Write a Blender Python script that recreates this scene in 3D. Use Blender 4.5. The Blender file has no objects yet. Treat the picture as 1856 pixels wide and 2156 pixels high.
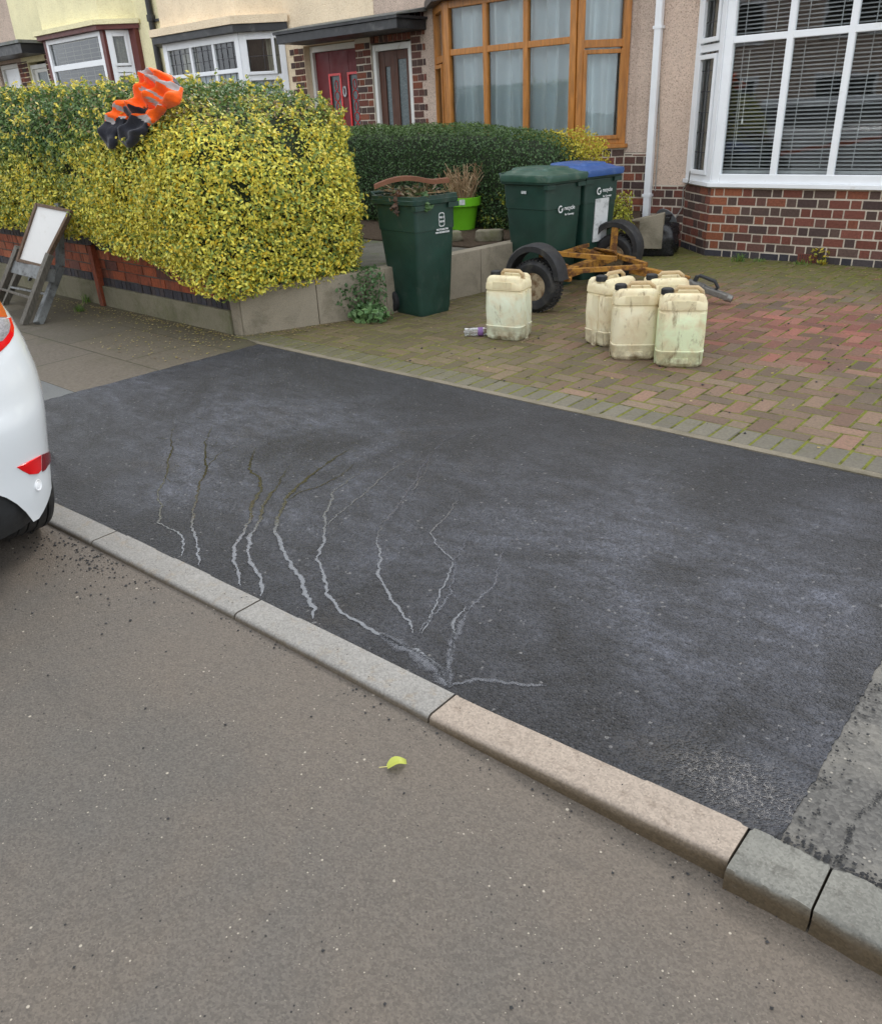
import bpy, bmesh, math, random
import numpy as np
from mathutils import Vector, Matrix
random.seed(7); RNG = np.random.default_rng(7)
PI = math.pi
SC = bpy.context.scene; COL = SC.collection

# ---------------------------------------------------------------- camera
PW, PH, PF = 1856.0, 2156.0, 1688.765
YAW, PITCH, ROLL, CH = 0.7285505, 0.4609997, -0.048004, 1.563465
_fw = Vector((-math.sin(YAW)*math.cos(PITCH), math.cos(YAW)*math.cos(PITCH), -math.sin(PITCH)))
_r = Vector((math.cos(YAW), math.sin(YAW), 0)); _u = _r.cross(_fw)
CR = math.cos(ROLL)*_r + math.sin(ROLL)*_u
CU = -math.sin(ROLL)*_r + math.cos(ROLL)*_u
cam = bpy.data.cameras.new('camera'); camo = bpy.data.objects.new('camera', cam); COL.objects.link(camo)
m3 = Matrix((CR, CU, -_fw)).transposed()
camo.matrix_world = Matrix.Translation((0, 0, CH)) @ m3.to_4x4()
cam.sensor_fit = 'HORIZONTAL'; cam.sensor_width = 36.0; cam.lens = 36.0*PF/PW
cam.clip_start = 0.05; cam.clip_end = 600
SC.camera = camo

# ---------------------------------------------------------------- light
SUN_EL, SUN_AZ = math.radians(43), math.radians(-14)      # azimuth from +Y towards +X
sd = Vector((math.sin(SUN_AZ)*math.cos(SUN_EL), math.cos(SUN_AZ)*math.cos(SUN_EL), math.sin(SUN_EL)))
sl = bpy.data.lights.new('sun', 'SUN'); sl.energy = 0.6; sl.angle = math.radians(12); sl.color = (1, .95, .88)
so = bpy.data.objects.new('sun', sl); COL.objects.link(so); so.rotation_euler = sd.to_track_quat('Z', 'Y').to_euler()
w = bpy.data.worlds.new('World'); SC.world = w; w.use_nodes = True
nt = w.node_tree; nt.nodes.clear()
sky = nt.nodes.new('ShaderNodeTexSky'); sky.sky_type = 'NISHITA'; sky.sun_disc = False
sky.sun_elevation = SUN_EL; sky.sun_rotation = SUN_AZ; sky.air_density = 1.0; sky.dust_density = 3.0; sky.ozone_density = 1.0
hs = nt.nodes.new('ShaderNodeHueSaturation'); hs.inputs['Saturation'].default_value = 0.25
mx = nt.nodes.new('ShaderNodeMix'); mx.data_type = 'RGBA'; mx.inputs[0].default_value = 0.65
mx.inputs[7].default_value = (8.6, 9.0, 9.5, 1)
bg = nt.nodes.new('ShaderNodeBackground'); bg.inputs[1].default_value = 0.125
wo = nt.nodes.new('ShaderNodeOutputWorld')
nt.links.new(sky.outputs[0], hs.inputs['Color']); nt.links.new(hs.outputs[0], mx.inputs[6])
nt.links.new(mx.outputs[2], bg.inputs[0]); nt.links.new(bg.outputs[0], wo.inputs[0])
SC.view_settings.view_transform = 'Standard'; SC.view_settings.look = 'None'
SC.view_settings.exposure = 1.0; SC.view_settings.gamma = 1.0
SC.cycles.max_bounces = 8; SC.cycles.transparent_max_bounces = 12

# ---------------------------------------------------------------- pixel -> world helpers (measured from the photograph)
def ray(px, py): return _fw + (px-PW/2)/PF*CR - (py-PH/2)/PF*CU
def G(px, py, z=0.0):
    d = ray(px, py); t = (z-CH)/d.z; return Vector((d.x*t, d.y*t, z))
def V(px, py, y):
    d = ray(px, py); t = y/d.y; return Vector((d.x*t, y, CH+d.z*t))

# ---------------------------------------------------------------- node materials
class N:
    def __init__(s, name):
        s.m = bpy.data.materials.new(name); s.m.use_nodes = True; s.t = s.m.node_tree
        s.t.nodes.clear(); s.out = s.t.nodes.new('ShaderNodeOutputMaterial')
        s.tc = s.t.nodes.new('ShaderNodeTexCoord'); s.co = s.tc.outputs['Object']
    def n(s, ty, **k):
        x = s.t.nodes.new(ty)
        for a, b in k.items(): setattr(x, a, b)
        return x
    def put(s, sock, v):
        if isinstance(v, bpy.types.NodeSocket): s.t.links.new(v, sock)
        elif v is not None:
            if sock.type == 'RGBA' and not hasattr(v, '__len__'): v = (v, v, v, 1)
            elif sock.type == 'RGBA' and len(v) == 3: v = (*v, 1)
            sock.default_value = v
    def noise(s, scale, detail=3, rough=.55, dist=0, vec=None):
        x = s.n('ShaderNodeTexNoise'); s.put(x.inputs['Vector'], vec or s.co)
        x.inputs['Scale'].default_value = scale; x.inputs['Detail'].default_value = detail
        x.inputs['Roughness'].default_value = rough; x.inputs['Distortion'].default_value = dist
        return x.outputs['Fac']
    def voro(s, scale, out='Distance', feature='F1', vec=None, rnd=1.0):
        x = s.n('ShaderNodeTexVoronoi', feature=feature); s.put(x.inputs['Vector'], vec or s.co)
        x.inputs['Scale'].default_value = scale; x.inputs['Randomness'].default_value = rnd
        return x.outputs[out]
    def ramp(s, f, a, b, lo=0., hi=1.):
        x = s.n('ShaderNodeMapRange', clamp=True); s.put(x.inputs[0], f)
        x.inputs[1].default_value = a; x.inputs[2].default_value = b
        x.inputs[3].default_value = lo; x.inputs[4].default_value = hi
        return x.outputs[0]
    def mix(s, f, a, b, blend='MIX'):
        x = s.n('ShaderNodeMix', data_type='RGBA', blend_type=blend)
        s.put(x.inputs[0], f); s.put(x.inputs[6], a); s.put(x.inputs[7], b); return x.outputs[2]
    def math(s, op, a, b=0.):
        x = s.n('ShaderNodeMath', operation=op); s.put(x.inputs[0], a); s.put(x.inputs[1], b); return x.outputs[0]
    def attr(s, name='col'):
        return s.n('ShaderNodeAttribute', attribute_name=name).outputs['Color']
    def sep(s, v=None):
        x = s.n('ShaderNodeSeparateXYZ'); s.put(x.inputs[0], v or s.co); return x.outputs
    def scale(s, v3, vec=None):
        x = s.n('ShaderNodeMapping'); s.put(x.inputs[0], vec or s.co); x.inputs['Scale'].default_value = v3
        return x.outputs[0]
    def bump(s, h, strength=.3, dist=.01, nrm=None):
        x = s.n('ShaderNodeBump'); s.put(x.inputs['Height'], h)
        s.put(x.inputs['Strength'], strength); x.inputs['Distance'].default_value = dist
        if nrm: s.put(x.inputs['Normal'], nrm)
        return x.outputs[0]
    def pbr(s, col, rough=.6, nrm=None, metal=0., spec=.5, **k):
        p = s.n('ShaderNodeBsdfPrincipled'); s.put(p.inputs['Base Color'], col); s.put(p.inputs['Roughness'], rough)
        s.put(p.inputs['Metallic'], metal); s.put(p.inputs['Specular IOR Level'], spec)
        if nrm is not None: s.put(p.inputs['Normal'], nrm)
        for a, b in k.items(): s.put(p.inputs[a.replace('_', ' ')], b)
        s.t.links.new(p.outputs[0], s.out.inputs[0]); return s.m

def plain(name, c, rough=.5, var=.15, scale=12, bump=.1, bscale=80, dirt=None, dscale=5, dlo=.52, dhi=.7, metal=0., spec=.5, obj=False, attr=False, stretch=None):
    """a paint/plastic/wood: colour wanders a little, optional dirt patches, fine bump"""
    s = N(name)
    v = s.scale(stretch) if stretch else s.co
    base = s.attr() if attr else c
    if obj:
        oi = s.n('ShaderNodeObjectInfo'); base = s.mix(1., base, oi.outputs['Color'], 'MULTIPLY')
    f = s.ramp(s.noise(scale, 4, .6, vec=v), .3, .7, 1-var, 1+var)
    cc = s.mix(1., base, f, 'MULTIPLY')
    if dirt:
        d = s.ramp(s.noise(dscale, 6, .65, .4, vec=v), dlo, dhi)
        cc = s.mix(d, cc, dirt)
    b = s.bump(s.noise(bscale, 3, vec=v), bump, .004) if bump else None
    r = s.ramp(s.noise(scale*1.7, 3), .3, .7, max(.05, rough-.08), min(1, rough+.08))
    return s.pbr(cc, r, b, metal, spec)

MT = {}
# --- fresh tarmac
s = N('fresh_tarmac')
x, y, z = s.sep()[:3]
n1 = s.noise(1.2, 6, .62, .9); n2 = s.noise(6, 6, .7, .4, vec=s.scale((1, 2.4, 1))); st = s.voro(112, 'Distance'); q = s.sep(s.voro(112, 'Color'))
c = s.mix(s.math('POWER', q[0], 1.5), (.0085, .009, .0105), (.056, .058, .066)); c = s.mix(s.ramp(st, .35, .6, 0, .8), c, (.004, .004, .005))
film = s.math('MULTIPLY', s.ramp(n1, .34, .66), s.ramp(n2, .26, .64))
film = s.math('MULTIPLY', film, s.math('MULTIPLY', s.ramp(s.math('ADD', y, s.math('MULTIPLY', s.noise(2.5, 4), .9)), 1.9, 2.4, .22, 1), s.ramp(s.math('ADD', y, s.math('MULTIPLY', s.noise(2.1, 4), .9)), 3.2, 3.9, 1, .35)))
c = s.mix(s.math('MULTIPLY', film, s.ramp(q[1], 0, 1, .45, .95)), c, (.150, .161, .200))
c = s.mix(s.ramp(s.noise(2.3, 5, .65), .58, .72, 0, .30), c, (.060, .050, .040))
wisp = s.math('MULTIPLY', s.ramp(s.noise(26, 5, .75, .8, vec=s.scale((1, 2.6, 1))), .60, .70), s.ramp(s.noise(2.0, 4, .6, .5), .50, .66))
c = s.mix(s.math('MULTIPLY', wisp, .4), c, (.26, .27, .30))
sp = s.math('MULTIPLY', s.ramp(q[1], .988, .992), s.ramp(q[2], .2, .9)); c = s.mix(s.math('MULTIPLY', sp, .55), c, (.32, .31, .30))
h = s.math('ADD', s.ramp(st, 0., .65, 1., 0.), s.math('MULTIPLY', s.noise(330, 2), .4))
dx = s.math('SUBTRACT', x, -.47); dy = s.math('SUBTRACT', y, 1.60)
wet = s.math('SQRT', s.math('ADD', s.math('MULTIPLY', s.math('MULTIPLY', dx, dx), .30), s.math('MULTIPLY', dy, dy)))
wet = s.ramp(s.math('ADD', wet, s.math('MULTIPLY', s.noise(9, 4), .12)), .12, .25, 1, 0)
b = s.bump(h, s.ramp(wet, 0, 1, 1., .42), .010)
MT['tarmac'] = s.pbr(s.mix(s.math('MULTIPLY', wet, .5), c, (.012, .012, .013)), s.math('SUBTRACT', s.ramp(film, 0, 1, .54, .34), s.math('MULTIPLY', wet, .36)), b, spec=.5)
# --- old road
s = N('old_road_asphalt')
q = s.sep(s.voro(190, 'Color')); q2 = s.noise(120, 5, .8)
g = s.math('ADD', s.math('MULTIPLY', q[0], .72), s.math('MULTIPLY', s.ramp(q2, .2, .8), .28))
c = s.mix(g, (.074, .066, .057), (.138, .122, .104))
c = s.mix(s.ramp(s.noise(1.5, 6, .62, .3), .38, .66), c, s.mix(g, (.092, .077, .062), (.162, .135, .109)))
c = s.mix(s.ramp(s.noise(.8, 5, .6, .6), .50, .72, 0, .55), c, s.mix(g, (.064, .064, .062), (.112, .110, .105)))
sy = s.sep()[1]
c = s.mix(s.ramp(s.math('ADD', sy, s.math('MULTIPLY', s.noise(4, 5, .65), .4)), 1.0, 1.6, 0, .5), c, s.mix(g, (.115, .092, .071), (.178, .144, .113)))
for sc_, th, am in ((46, .968, .75), (80, .95, .65), (140, .93, .6)):
    ch = s.sep(s.voro(sc_, 'Color')); cd = s.voro(sc_, 'Distance')
    chip = s.math('MULTIPLY', s.ramp(ch[0], th, th+.005), s.ramp(s.math('ADD', cd, s.math('MULTIPLY', ch[1], .16)), .20, .26, 1, 0)); c = s.mix(s.math('MULTIPLY', chip, am), c, (.47, .42, .34))
ch = s.sep(s.voro(85, 'Color')); cd = s.voro(85, 'Distance')
dk = s.math('MULTIPLY', s.ramp(ch[1], .955, .96), s.ramp(cd, .16, .26, 1, 0)); c = s.mix(dk, c, (.022, .021, .02))
h = s.math('ADD', s.math('MULTIPLY', s.voro(150, 'Distance'), .8), s.math('ADD', s.noise(380, 3), s.math('MULTIPLY', s.noise(60, 4), .8)))
c = s.mix(s.ramp(s.noise(3.1, 6, .7, 1.2, vec=s.scale((.6, 1.6, 1))), .58, .72, 0, .4), c, (.055, .050, .046))
MT['road'] = s.pbr(c, .75, s.bump(h, .5, .005), spec=.35)
# --- old pavement asphalt right
s = N('old_pavement_asphalt')
q = s.sep(s.voro(110, 'Color'))
c = s.mix(s.math('ADD', s.math('MULTIPLY', q[0], .6), s.math('MULTIPLY', s.ramp(s.noise(60, 6, .8), .3, .7), .4)), (.028, .027, .026), (.128, .123, .112))
c = s.mix(s.ramp(s.noise(2.2, 6, .7, .8), .5, .68, 0, .7), c, (.22, .205, .175))
c = s.mix(s.ramp(s.math('ADD', s.sep()[0], s.math('MULTIPLY', s.noise(9, 4), .12)), .02, .12, 0, .7), c, s.mix(q[1], (.15, .12, .10), (.225, .182, .152)))
ch = s.voro(85, 'Color'); cd = s.voro(85, 'Distance')
chip = s.math('MULTIPLY', s.ramp(s.sep(ch)[0], .93, .94), s.ramp(cd, .15, .35, 1, 0)); c = s.mix(s.math('MULTIPLY', chip, .6), c, (.40, .37, .31))
MT['oldpave'] = s.pbr(c, .7, s.bump(s.math('ADD', s.voro(110), s.noise(60, 5)), .35, .005), spec=.4)
# --- paving slabs
s = N('paving_slabs')
br = s.n('ShaderNodeTexBrick', offset=.5); mp = s.n('ShaderNodeMapping'); s.put(mp.inputs[0], s.co); mp.inputs['Location'].default_value = (5.25+.45, -2.29, 0)
s.put(br.inputs['Vector'], mp.outputs[0]); br.inputs['Scale'].default_value = 1.0
br.inputs['Brick Width'].default_value = .92; br.inputs['Row Height'].default_value = .62; br.inputs['Mortar Size'].default_value = .006
br.inputs['Color1'].default_value = (.150, .124, .094, 1); br.inputs['Color2'].default_value = (.118, .102, .082, 1); br.inputs['Mortar'].default_value = (.055, .05, .03, 1)
c = s.mix(1., br.outputs['Color'], s.ramp(s.noise(40, 4, .7), .3, .7, .75, 1.25), 'MULTIPLY')
yy = s.sep()[1]
c = s.mix(s.ramp(s.math('ADD', yy, s.math('MULTIPLY', s.noise(3, 5, .65), 1.1)), 3.2, 4.3, 0, .75), c, s.mix(s.noise(20, 4), (.045, .042, .02), (.11, .095, .055)))
c = s.mix(s.ramp(s.noise(5, 6, .7), .55, .7, 0, .45), c, (.075, .078, .035))
c = s.mix(s.ramp(yy, 2.288, 2.292, 1, 0), c, s.mix(s.noise(70, 4, .7), (.105, .108, .106), (.185, .188, .182)))
MT['slabs'] = s.pbr(c, .75, s.bump(s.math('ADD', s.noise(120, 4, .7), s.math('MULTIPLY', br.outputs['Fac'], -2.)), .5, .004), spec=.3)
# --- block paving (per-block colour in attribute)
s = N('block_paving')
x, y, z = s.sep()[:3]
c = s.mix(1., s.attr(), s.ramp(s.noise(60, 4, .7), .3, .7, .7, 1.3), 'MULTIPLY')
wet = s.ramp(s.noise(1.1, 5, .6), .50, .68, 0, .5); c = s.mix(wet, c, (.075, .066, .045))
c = s.mix(s.ramp(s.noise(7, 6, .75), .56, .68, 0, .5), c, (.085, .085, .025))
c = s.mix(s.math('MULTIPLY', s.ramp(s.math('ADD', x, s.math('MULTIPLY', s.noise(1.3, 4, .6), 2.2)), -2.6, -1.2, 1, 0), s.ramp(s.noise(18, 6, .75), .40, .62, .1, .75)), c, s.mix(s.noise(60, 3), (.07, .065, .022), (.15, .14, .04)))
far = s.ramp(s.math('ADD', y, s.math('MULTIPLY', s.noise(1.6, 5, .7), 1.6)), 8.0, 9.1)
c = s.mix(s.math('MULTIPLY', far, s.ramp(s.noise(11, 6, .75), .36, .56)), c, s.mix(s.noise(50, 3), (.055, .062, .014), (.17, .165, .035)))
MT['paver'] = s.pbr(c, .6, s.bump(s.noise(150, 4, .7), .4, .003), spec=.4)
s = N('mossy_joints')
c = s.mix(s.ramp(s.noise(9, 5, .7), .34, .52), (.026, .022, .014), s.mix(s.noise(60), (.10, .115, .02), (.23, .235, .05)))
MT['moss'] = s.pbr(c, .95, s.bump(s.noise(120, 4), .8, .006), spec=.1)
# --- concretes
def concrete(name, a, b, st=(.05, .045, .03), lo=.5, hi=.72, green=None):
    s = N(name)
    c = s.mix(s.noise(6, 6, .65), a, b)
    c = s.mix(s.ramp(s.noise(3, 6, .7, .6), lo, hi, 0, .75), c, st)
    if green: c = s.mix(s.ramp(s.noise(4.3, 5, .7), .5, .66, 0, .6), c, green)
    c = s.mix(1., c, s.ramp(s.voro(170, 'Distance'), 0, .7, 1.12, .8), 'MULTIPLY')
    return s.pbr(c, .85, s.bump(s.math('ADD', s.noise(55, 5, .7), s.noise(220, 2)), .45, .004), spec=.25)
MT['concrete'] = concrete('weathered_concrete', (.37, .32, .24), (.25, .22, .17), (.13, .115, .075))
MT['plinth'] = concrete('mossy_concrete', (.27, .245, .17), (.19, .175, .12), (.09, .09, .045), green=(.13, .14, .06))
MT['edging'] = concrete('edging_concrete', (.27, .235, .175), (.20, .175, .13), (.11, .10, .06), .5, .72)
MT['path'] = concrete('mossy_path', (.20, .19, .16), (.09, .09, .07), (.06, .055, .045), green=(.09, .12, .035))
def kerbmat(name, a, b, st):
    s = N(name)
    c = s.mix(s.noise(5, 6, .6), a, b)
    c = s.mix(s.ramp(s.noise(16, 5, .7, .3), .54, .66, 0, .55), c, st)
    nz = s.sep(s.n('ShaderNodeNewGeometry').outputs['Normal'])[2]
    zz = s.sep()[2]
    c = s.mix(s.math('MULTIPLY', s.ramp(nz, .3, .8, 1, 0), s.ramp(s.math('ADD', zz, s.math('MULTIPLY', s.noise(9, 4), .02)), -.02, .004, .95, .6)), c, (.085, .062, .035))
    c = s.mix(s.ramp(s.noise(34, 6, .75), .60, .70, 0, .35), c, (.12, .10, .08)); c = s.mix(1., c, s.ramp(s.sep(s.voro(190, 'Color'))[0], 0, 1, .80, 1.16), 'MULTIPLY')
    return s.pbr(c, .8, s.bump(s.noise(140, 4, .7), .3, .003), spec=.3)
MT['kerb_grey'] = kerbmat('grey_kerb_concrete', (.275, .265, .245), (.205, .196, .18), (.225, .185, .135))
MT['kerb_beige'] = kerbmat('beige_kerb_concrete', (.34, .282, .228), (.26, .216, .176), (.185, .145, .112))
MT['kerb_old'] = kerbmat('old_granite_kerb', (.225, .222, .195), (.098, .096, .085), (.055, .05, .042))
# --- renders
def dash(name, a, b, cdark, strength=.9, sc=95):
    s = N(name)
    q = s.sep(s.voro(sc, 'Color'))
    c = s.mix(q[0], a, b); c = s.mix(s.ramp(q[1], .8, .9, 0, .6), c, cdark)
    c = s.mix(1., c, s.ramp(s.noise(1.5, 5, .6), .3, .7, .88, 1.1), 'MULTIPLY')
    c = s.mix(s.ramp(s.noise(1., 5, .7, vec=s.scale((5, 5, .5))), .54, .74, 0, .35), c, cdark)
    return s.pbr(c, .9, s.bump(s.math('SUBTRACT', 1., s.voro(sc, 'Distance')), strength, .012), spec=.2)
MT['dash_pink'] = dash('pink_pebbledash', (.74, .585, .475), (.60, .455, .36), (.30, .20, .15), .6)
MT['dash_dark'] = dash('brown_pebbledash', (.68, .545, .45), (.52, .41, .335), (.26, .19, .15), .6)
MT['dash_cream'] = dash('cream_roughcast', (.88, .74, .54), (.84, .69, .49), (.74, .59, .40), .45, 60)
MT['dash_yellow'] = dash('yellow_roughcast', (.88, .82, .53), (.84, .77, .48), (.74, .66, .40), .45, 60)
s = N('brick_faces')
c = s.mix(1., s.attr(), s.ramp(s.noise(45, 5, .7), .3, .7, .7, 1.3), 'MULTIPLY')
c = s.mix(s.ramp(s.noise(9, 5, .7), .6, .72, 0, .35), c, (.06, .05, .045))
MT['brick'] = s.pbr(c, .82, s.bump(s.noise(110, 4, .7), .5, .004), spec=.25)
s = N('garden_brick_faces')
c = s.mix(1., s.attr(), s.ramp(s.noise(40, 5, .7), .3, .7, .7, 1.3), 'MULTIPLY')
v = s.scale((22, 22, 3.0)); c = s.mix(s.ramp(s.noise(1., 5, .7, vec=v), .5, .64, 0, .75), c, (.035, .025, .018))
MT['gbrick'] = s.pbr(c, .75, s.bump(s.noise(110, 4, .7), .5, .004), spec=.3)
MT['mortar'] = concrete('pale_mortar', (.76, .68, .57), (.66, .58, .47), (.42, .36, .29), .6, .8)
MT['gmortar'] = concrete('grey_mortar', (.16, .145, .12), (.10, .09, .075), (.05, .045, .035))
# --- paints, plastics, metals
MT['upvc'] = plain('white_upvc', (.84, .86, .88), .35, .04, 3, .02, dirt=(.55, .53, .47), dscale=6, dlo=.62, dhi=.85)
MT['white'] = plain('white_paint', (.74, .74, .70), .5, .06, 4, .05, dirt=(.45, .42, .34), dscale=5, dlo=.6, dhi=.8)
MT['brownwin'] = plain('golden_oak_upvc', (.42, .165, .028), .4, .3, 5, .06, stretch=(6, 6, .8))
MT['black'] = plain('black_paint', (.022, .023, .026), .45, .2, 6, .08, dirt=(.09, .09, .085), dscale=7, dlo=.55, dhi=.75)
MT['maroon'] = plain('maroon_paint', (.13, .03, .025), .5, .15, 6, .06)
MT['red'] = plain('red_door_paint', (.15, .010, .014), .55, .12, 6, .05)
MT['brownwood'] = plain('stained_brown_wood', (.085, .029, .013), .55, .3, 5, .1, stretch=(8, 8, .7))
MT['roof'] = plain('slate_roof', (.09, .085, .085), .8, .3, 6, .3, 30)
MT['lead'] = plain('lead_flashing', (.16, .165, .16), .6, .25, 8, .2, 20, dirt=(.10, .12, .05), dscale=9)
MT['floor'] = plain('room_floor', (.08, .06, .05), .8)
MT['room'] = plain('room_wall', (.17, .155, .14), .9)
MT['blind'] = plain('venetian_slats', (.42, .42, .42), .5, .05, 5, 0)
MT['leadline'] = plain('lead_strips', (.06, .06, .065), .5)
def cloth(name, a, b, sc=14):
    s = N(name); return s.pbr(s.mix(s.noise(sc, 3), a, b), .9, s.bump(s.noise(220, 2), .2, .002), spec=.1)
MT['net'] = cloth('net_curtain', (.66, .75, .78), (.80, .86, .88), 5)
MT['curtain'] = cloth('cream_curtain', (.52, .49, .38), (.60, .57, .46))
MT['lace'] = cloth('patterned_curtain', (.22, .20, .16), (.50, .46, .38), 34)
MT['frost'] = plain('frosted_glass', (.10, .13, .135), .25, .2, 30, .3, 60)
s = N('window_glass')
fr = s.n('ShaderNodeFresnel'); fr.inputs[0].default_value = 1.5
gl = s.n('ShaderNodeBsdfGlossy'); gl.inputs['Roughness'].default_value = .01; gl.inputs['Color'].default_value = (.95, .97, 1, 1)
bw = s.bump(s.noise(2.5, 2), .04, .02); s.put(gl.inputs['Normal'], bw)
tr = s.n('ShaderNodeBsdfTransparent'); tr.inputs[0].default_value = (.86, .9, .9, 1)
ms = s.n('ShaderNodeMixShader'); s.put(ms.inputs[0], s.math('MINIMUM', s.math('MULTIPLY', fr.outputs[0], 1.45), 1.))
s.t.links.new(tr.outputs[0], ms.inputs[1]); s.t.links.new(gl.outputs[0], ms.inputs[2]); s.t.links.new(ms.outputs[0], s.out.inputs[0])
MT['glass'] = s.m
MT['bin'] = plain('dark_green_bin_plastic', (.013, .045, .033), .45, .22, 5, .12, 160, dirt=(.05, .075, .06), dscale=9, dlo=.58, dhi=.8)
MT['bin_lid'] = plain('green_lid_plastic', (.03, .085, .06), .38, .2, 5, .1, 160, dirt=(.16, .19, .15), dscale=5, dlo=.52, dhi=.75)
MT['blue_lid'] = plain('blue_lid_plastic', (.03, .09, .28), .4, .15, 5, .1, 160, dirt=(.2, .25, .35), dscale=5, dlo=.55, dhi=.8)
MT['rubber'] = plain('black_rubber', (.016, .016, .017), .7, .3, 12, .2, dirt=(.06, .055, .045), dscale=9, dlo=.5, dhi=.75)
MT['greyplastic'] = plain('grey_plastic', (.25, .26, .27), .5, .12)
MT['sticker'] = plain('white_sticker', (.62, .64, .64), .5, .05, 20, .02, dirt=(.3, .32, .32), dscale=14)
MT['print'] = plain('white_print', (.68, .70, .70), .5, .1, 40, .0)
MT['lime'] = plain('lime_green_plastic', (.17, .52, .02), .35, .08, 5, .05)
s = N('jerrycan_plastic')
oin = s.n('ShaderNodeObjectInfo'); oi = oin.outputs['Color']
x, y, z = s.sep()[:3]
va = s.n('ShaderNodeVectorMath', operation='ADD'); s.put(va.inputs[0], s.co); s.put(va.inputs[1], s.n('ShaderNodeCombineXYZ').outputs[0])
lk = va.inputs[1].links[0].from_node; s.put(lk.inputs[0], s.math('MULTIPLY', oin.outputs['Random'], 37.)); s.put(lk.inputs[1], s.math('MULTIPLY', oin.outputs['Random'], 11.)); s.co = va.outputs[0]
c = s.mix(s.ramp(s.math('ADD', z, s.math('MULTIPLY', s.noise(7, 4), .1)), .36, .42), oi, (.74, .66, .43))
c = s.mix(s.ramp(s.noise(7, 6, .65, .5), .46, .68, 0, .7), c, (.60, .46, .27))
v = s.scale((1, 1, .3)); c = s.mix(s.ramp(s.noise(16, 6, .75, .5, vec=v), .56, .68, 0, .75), c, (.20, .135, .065))
c = s.mix(s.math('MULTIPLY', s.ramp(z, .02, .12, 1, 0), s.ramp(s.noise(10, 6, .7), .40, .62)), c, (.16, .11, .055))
MT['jerry'] = s.pbr(c, .45, s.bump(s.noise(18, 4), .2, .01), spec=.4, Subsurface_Weight=.15, Subsurface_Radius=(.03, .03, .02))
MT['handle_tan'] = plain('tan_handle_plastic', (.50, .37, .20), .5, .2, 10, .1, dirt=(.25, .16, .08), dscale=12)
s = N('rusty_yellow_paint')
r = s.ramp(s.noise(13, 6, .7, .4), .45, .58); c = s.mix(r, (.37, .18, .03), s.mix(s.noise(60, 4), (.06, .028, .015), (.20, .085, .03)))
MT['rusty'] = s.pbr(c, .75, s.bump(s.noise(70, 5, .7), .5, .004), spec=.3)
MT['rim_rust'] = plain('rusty_cream_rim', (.34, .27, .17), .7, .2, 10, .2, dirt=(.13, .07, .03), dscale=18, dlo=.45, dhi=.6)
MT['galv'] = plain('worn_steel', (.20, .195, .18), .5, .3, 12, .2, metal=.6, dirt=(.10, .06, .03), dscale=20)
MT['oldwood'] = plain('weathered_grey_wood', (.13, .12, .10), .8, .35, 6, .5, 50, stretch=(10, 10, 1), dirt=(.25, .24, .2), dscale=6, dlo=.58, dhi=.8)
MT['oldwood2'] = plain('weathered_brown_wood', (.13, .085, .055), .8, .35, 6, .5, 50, stretch=(10, 10, 1), dirt=(.26, .22, .17), dscale=6, dlo=.6, dhi=.8)
MT['board'] = plain('white_board', (.74, .74, .72), .45, .05, 3, .03, dirt=(.50, .47, .40), dscale=4, dlo=.6, dhi=.85)
MT['gstep'] = plain('grey_step_metal', (.17, .18, .18), .6, .3, 9, .2, dirt=(.06, .06, .055), dscale=15)
MT['carpaint'] = None
s = N('white_car_paint')
MT['carpaint'] = s.pbr(s.mix(s.noise(1.5, 3), (.71, .75, .77), (.74, .77, .79)), .25, None, spec=.5, Coat_Weight=1.0, Coat_Roughness=.04)
MT['cartrim'] = plain('black_bumper_plastic', (.02, .022, .024), .6, .2, 20, .2, 300)
MT['redlens'] = plain('red_lens', (.72, .008, .010), .12, .05, 20, 0)
MT['darklens'] = plain('dark_red_lens', (.16, .008, .012), .12, .1, 20, 0)
MT['clearlens'] = plain('clear_lens', (.34, .33, .34), .1, .3, 60, .02, 60, stretch=(1, 1, 3))
MT['orangelens'] = plain('orange_lens', (.50, .09, .02), .12, .1, 20, 0)
MT['carglass'] = plain('tinted_glass', (.015, .017, .02), .05, .1)
MT['alloy'] = plain('alloy', (.4, .4, .41), .3, .1, metal=.9)
MT['bag'] = plain('black_polythene', (.012, .012, .014), .28, .3, 14, .4, 22)
MT['stone'] = concrete('mossy_stone', (.30, .27, .20), (.20, .18, .13), (.10, .10, .05), green=(.13, .14, .05))
s = N('garden_soil'); MT['soil'] = s.pbr(s.mix(s.noise(25, 6, .7), (.035, .025, .018), (.13, .095, .065)), .95, s.bump(s.noise(35, 6, .7), 1., .03), spec=.1)
s = N('ground_earth'); MT['ground'] = s.pbr(s.mix(s.noise(2, 6), (.06, .055, .04), (.09, .085, .06)), .95)
MT['terracotta'] = plain('brown_plastic_trough', (.24, .105, .06), .5, .2, 9, .2, dirt=(.12, .06, .035), dscale=9)
MT['redvent'] = plain('red_air_brick', (.16, .045, .03), .8, .2, 20, .3)
MT['crumb'] = plain('tarmac_crumb', (.018, .018, .019), .6, .4, 60, .3)
MT['wire'] = plain('grey_cable', (.35, .34, .31), .6)
MT['bark'] = plain('shrub_stem', (.07, .05, .035), .9, .3, 20, .4)
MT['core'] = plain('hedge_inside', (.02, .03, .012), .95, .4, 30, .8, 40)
MT['hiviz'] = None
s = N('jacket_cloth')
c = s.mix(1., s.attr(), s.ramp(s.noise(30, 4), .3, .7, .9, 1.1), 'MULTIPLY')
MT['hiviz'] = s.pbr(c, .75, s.bump(s.noise(26, 5, .6, .5), .35, .02), spec=.2, Sheen_Weight=.2)
s = N('leaves')
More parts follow.
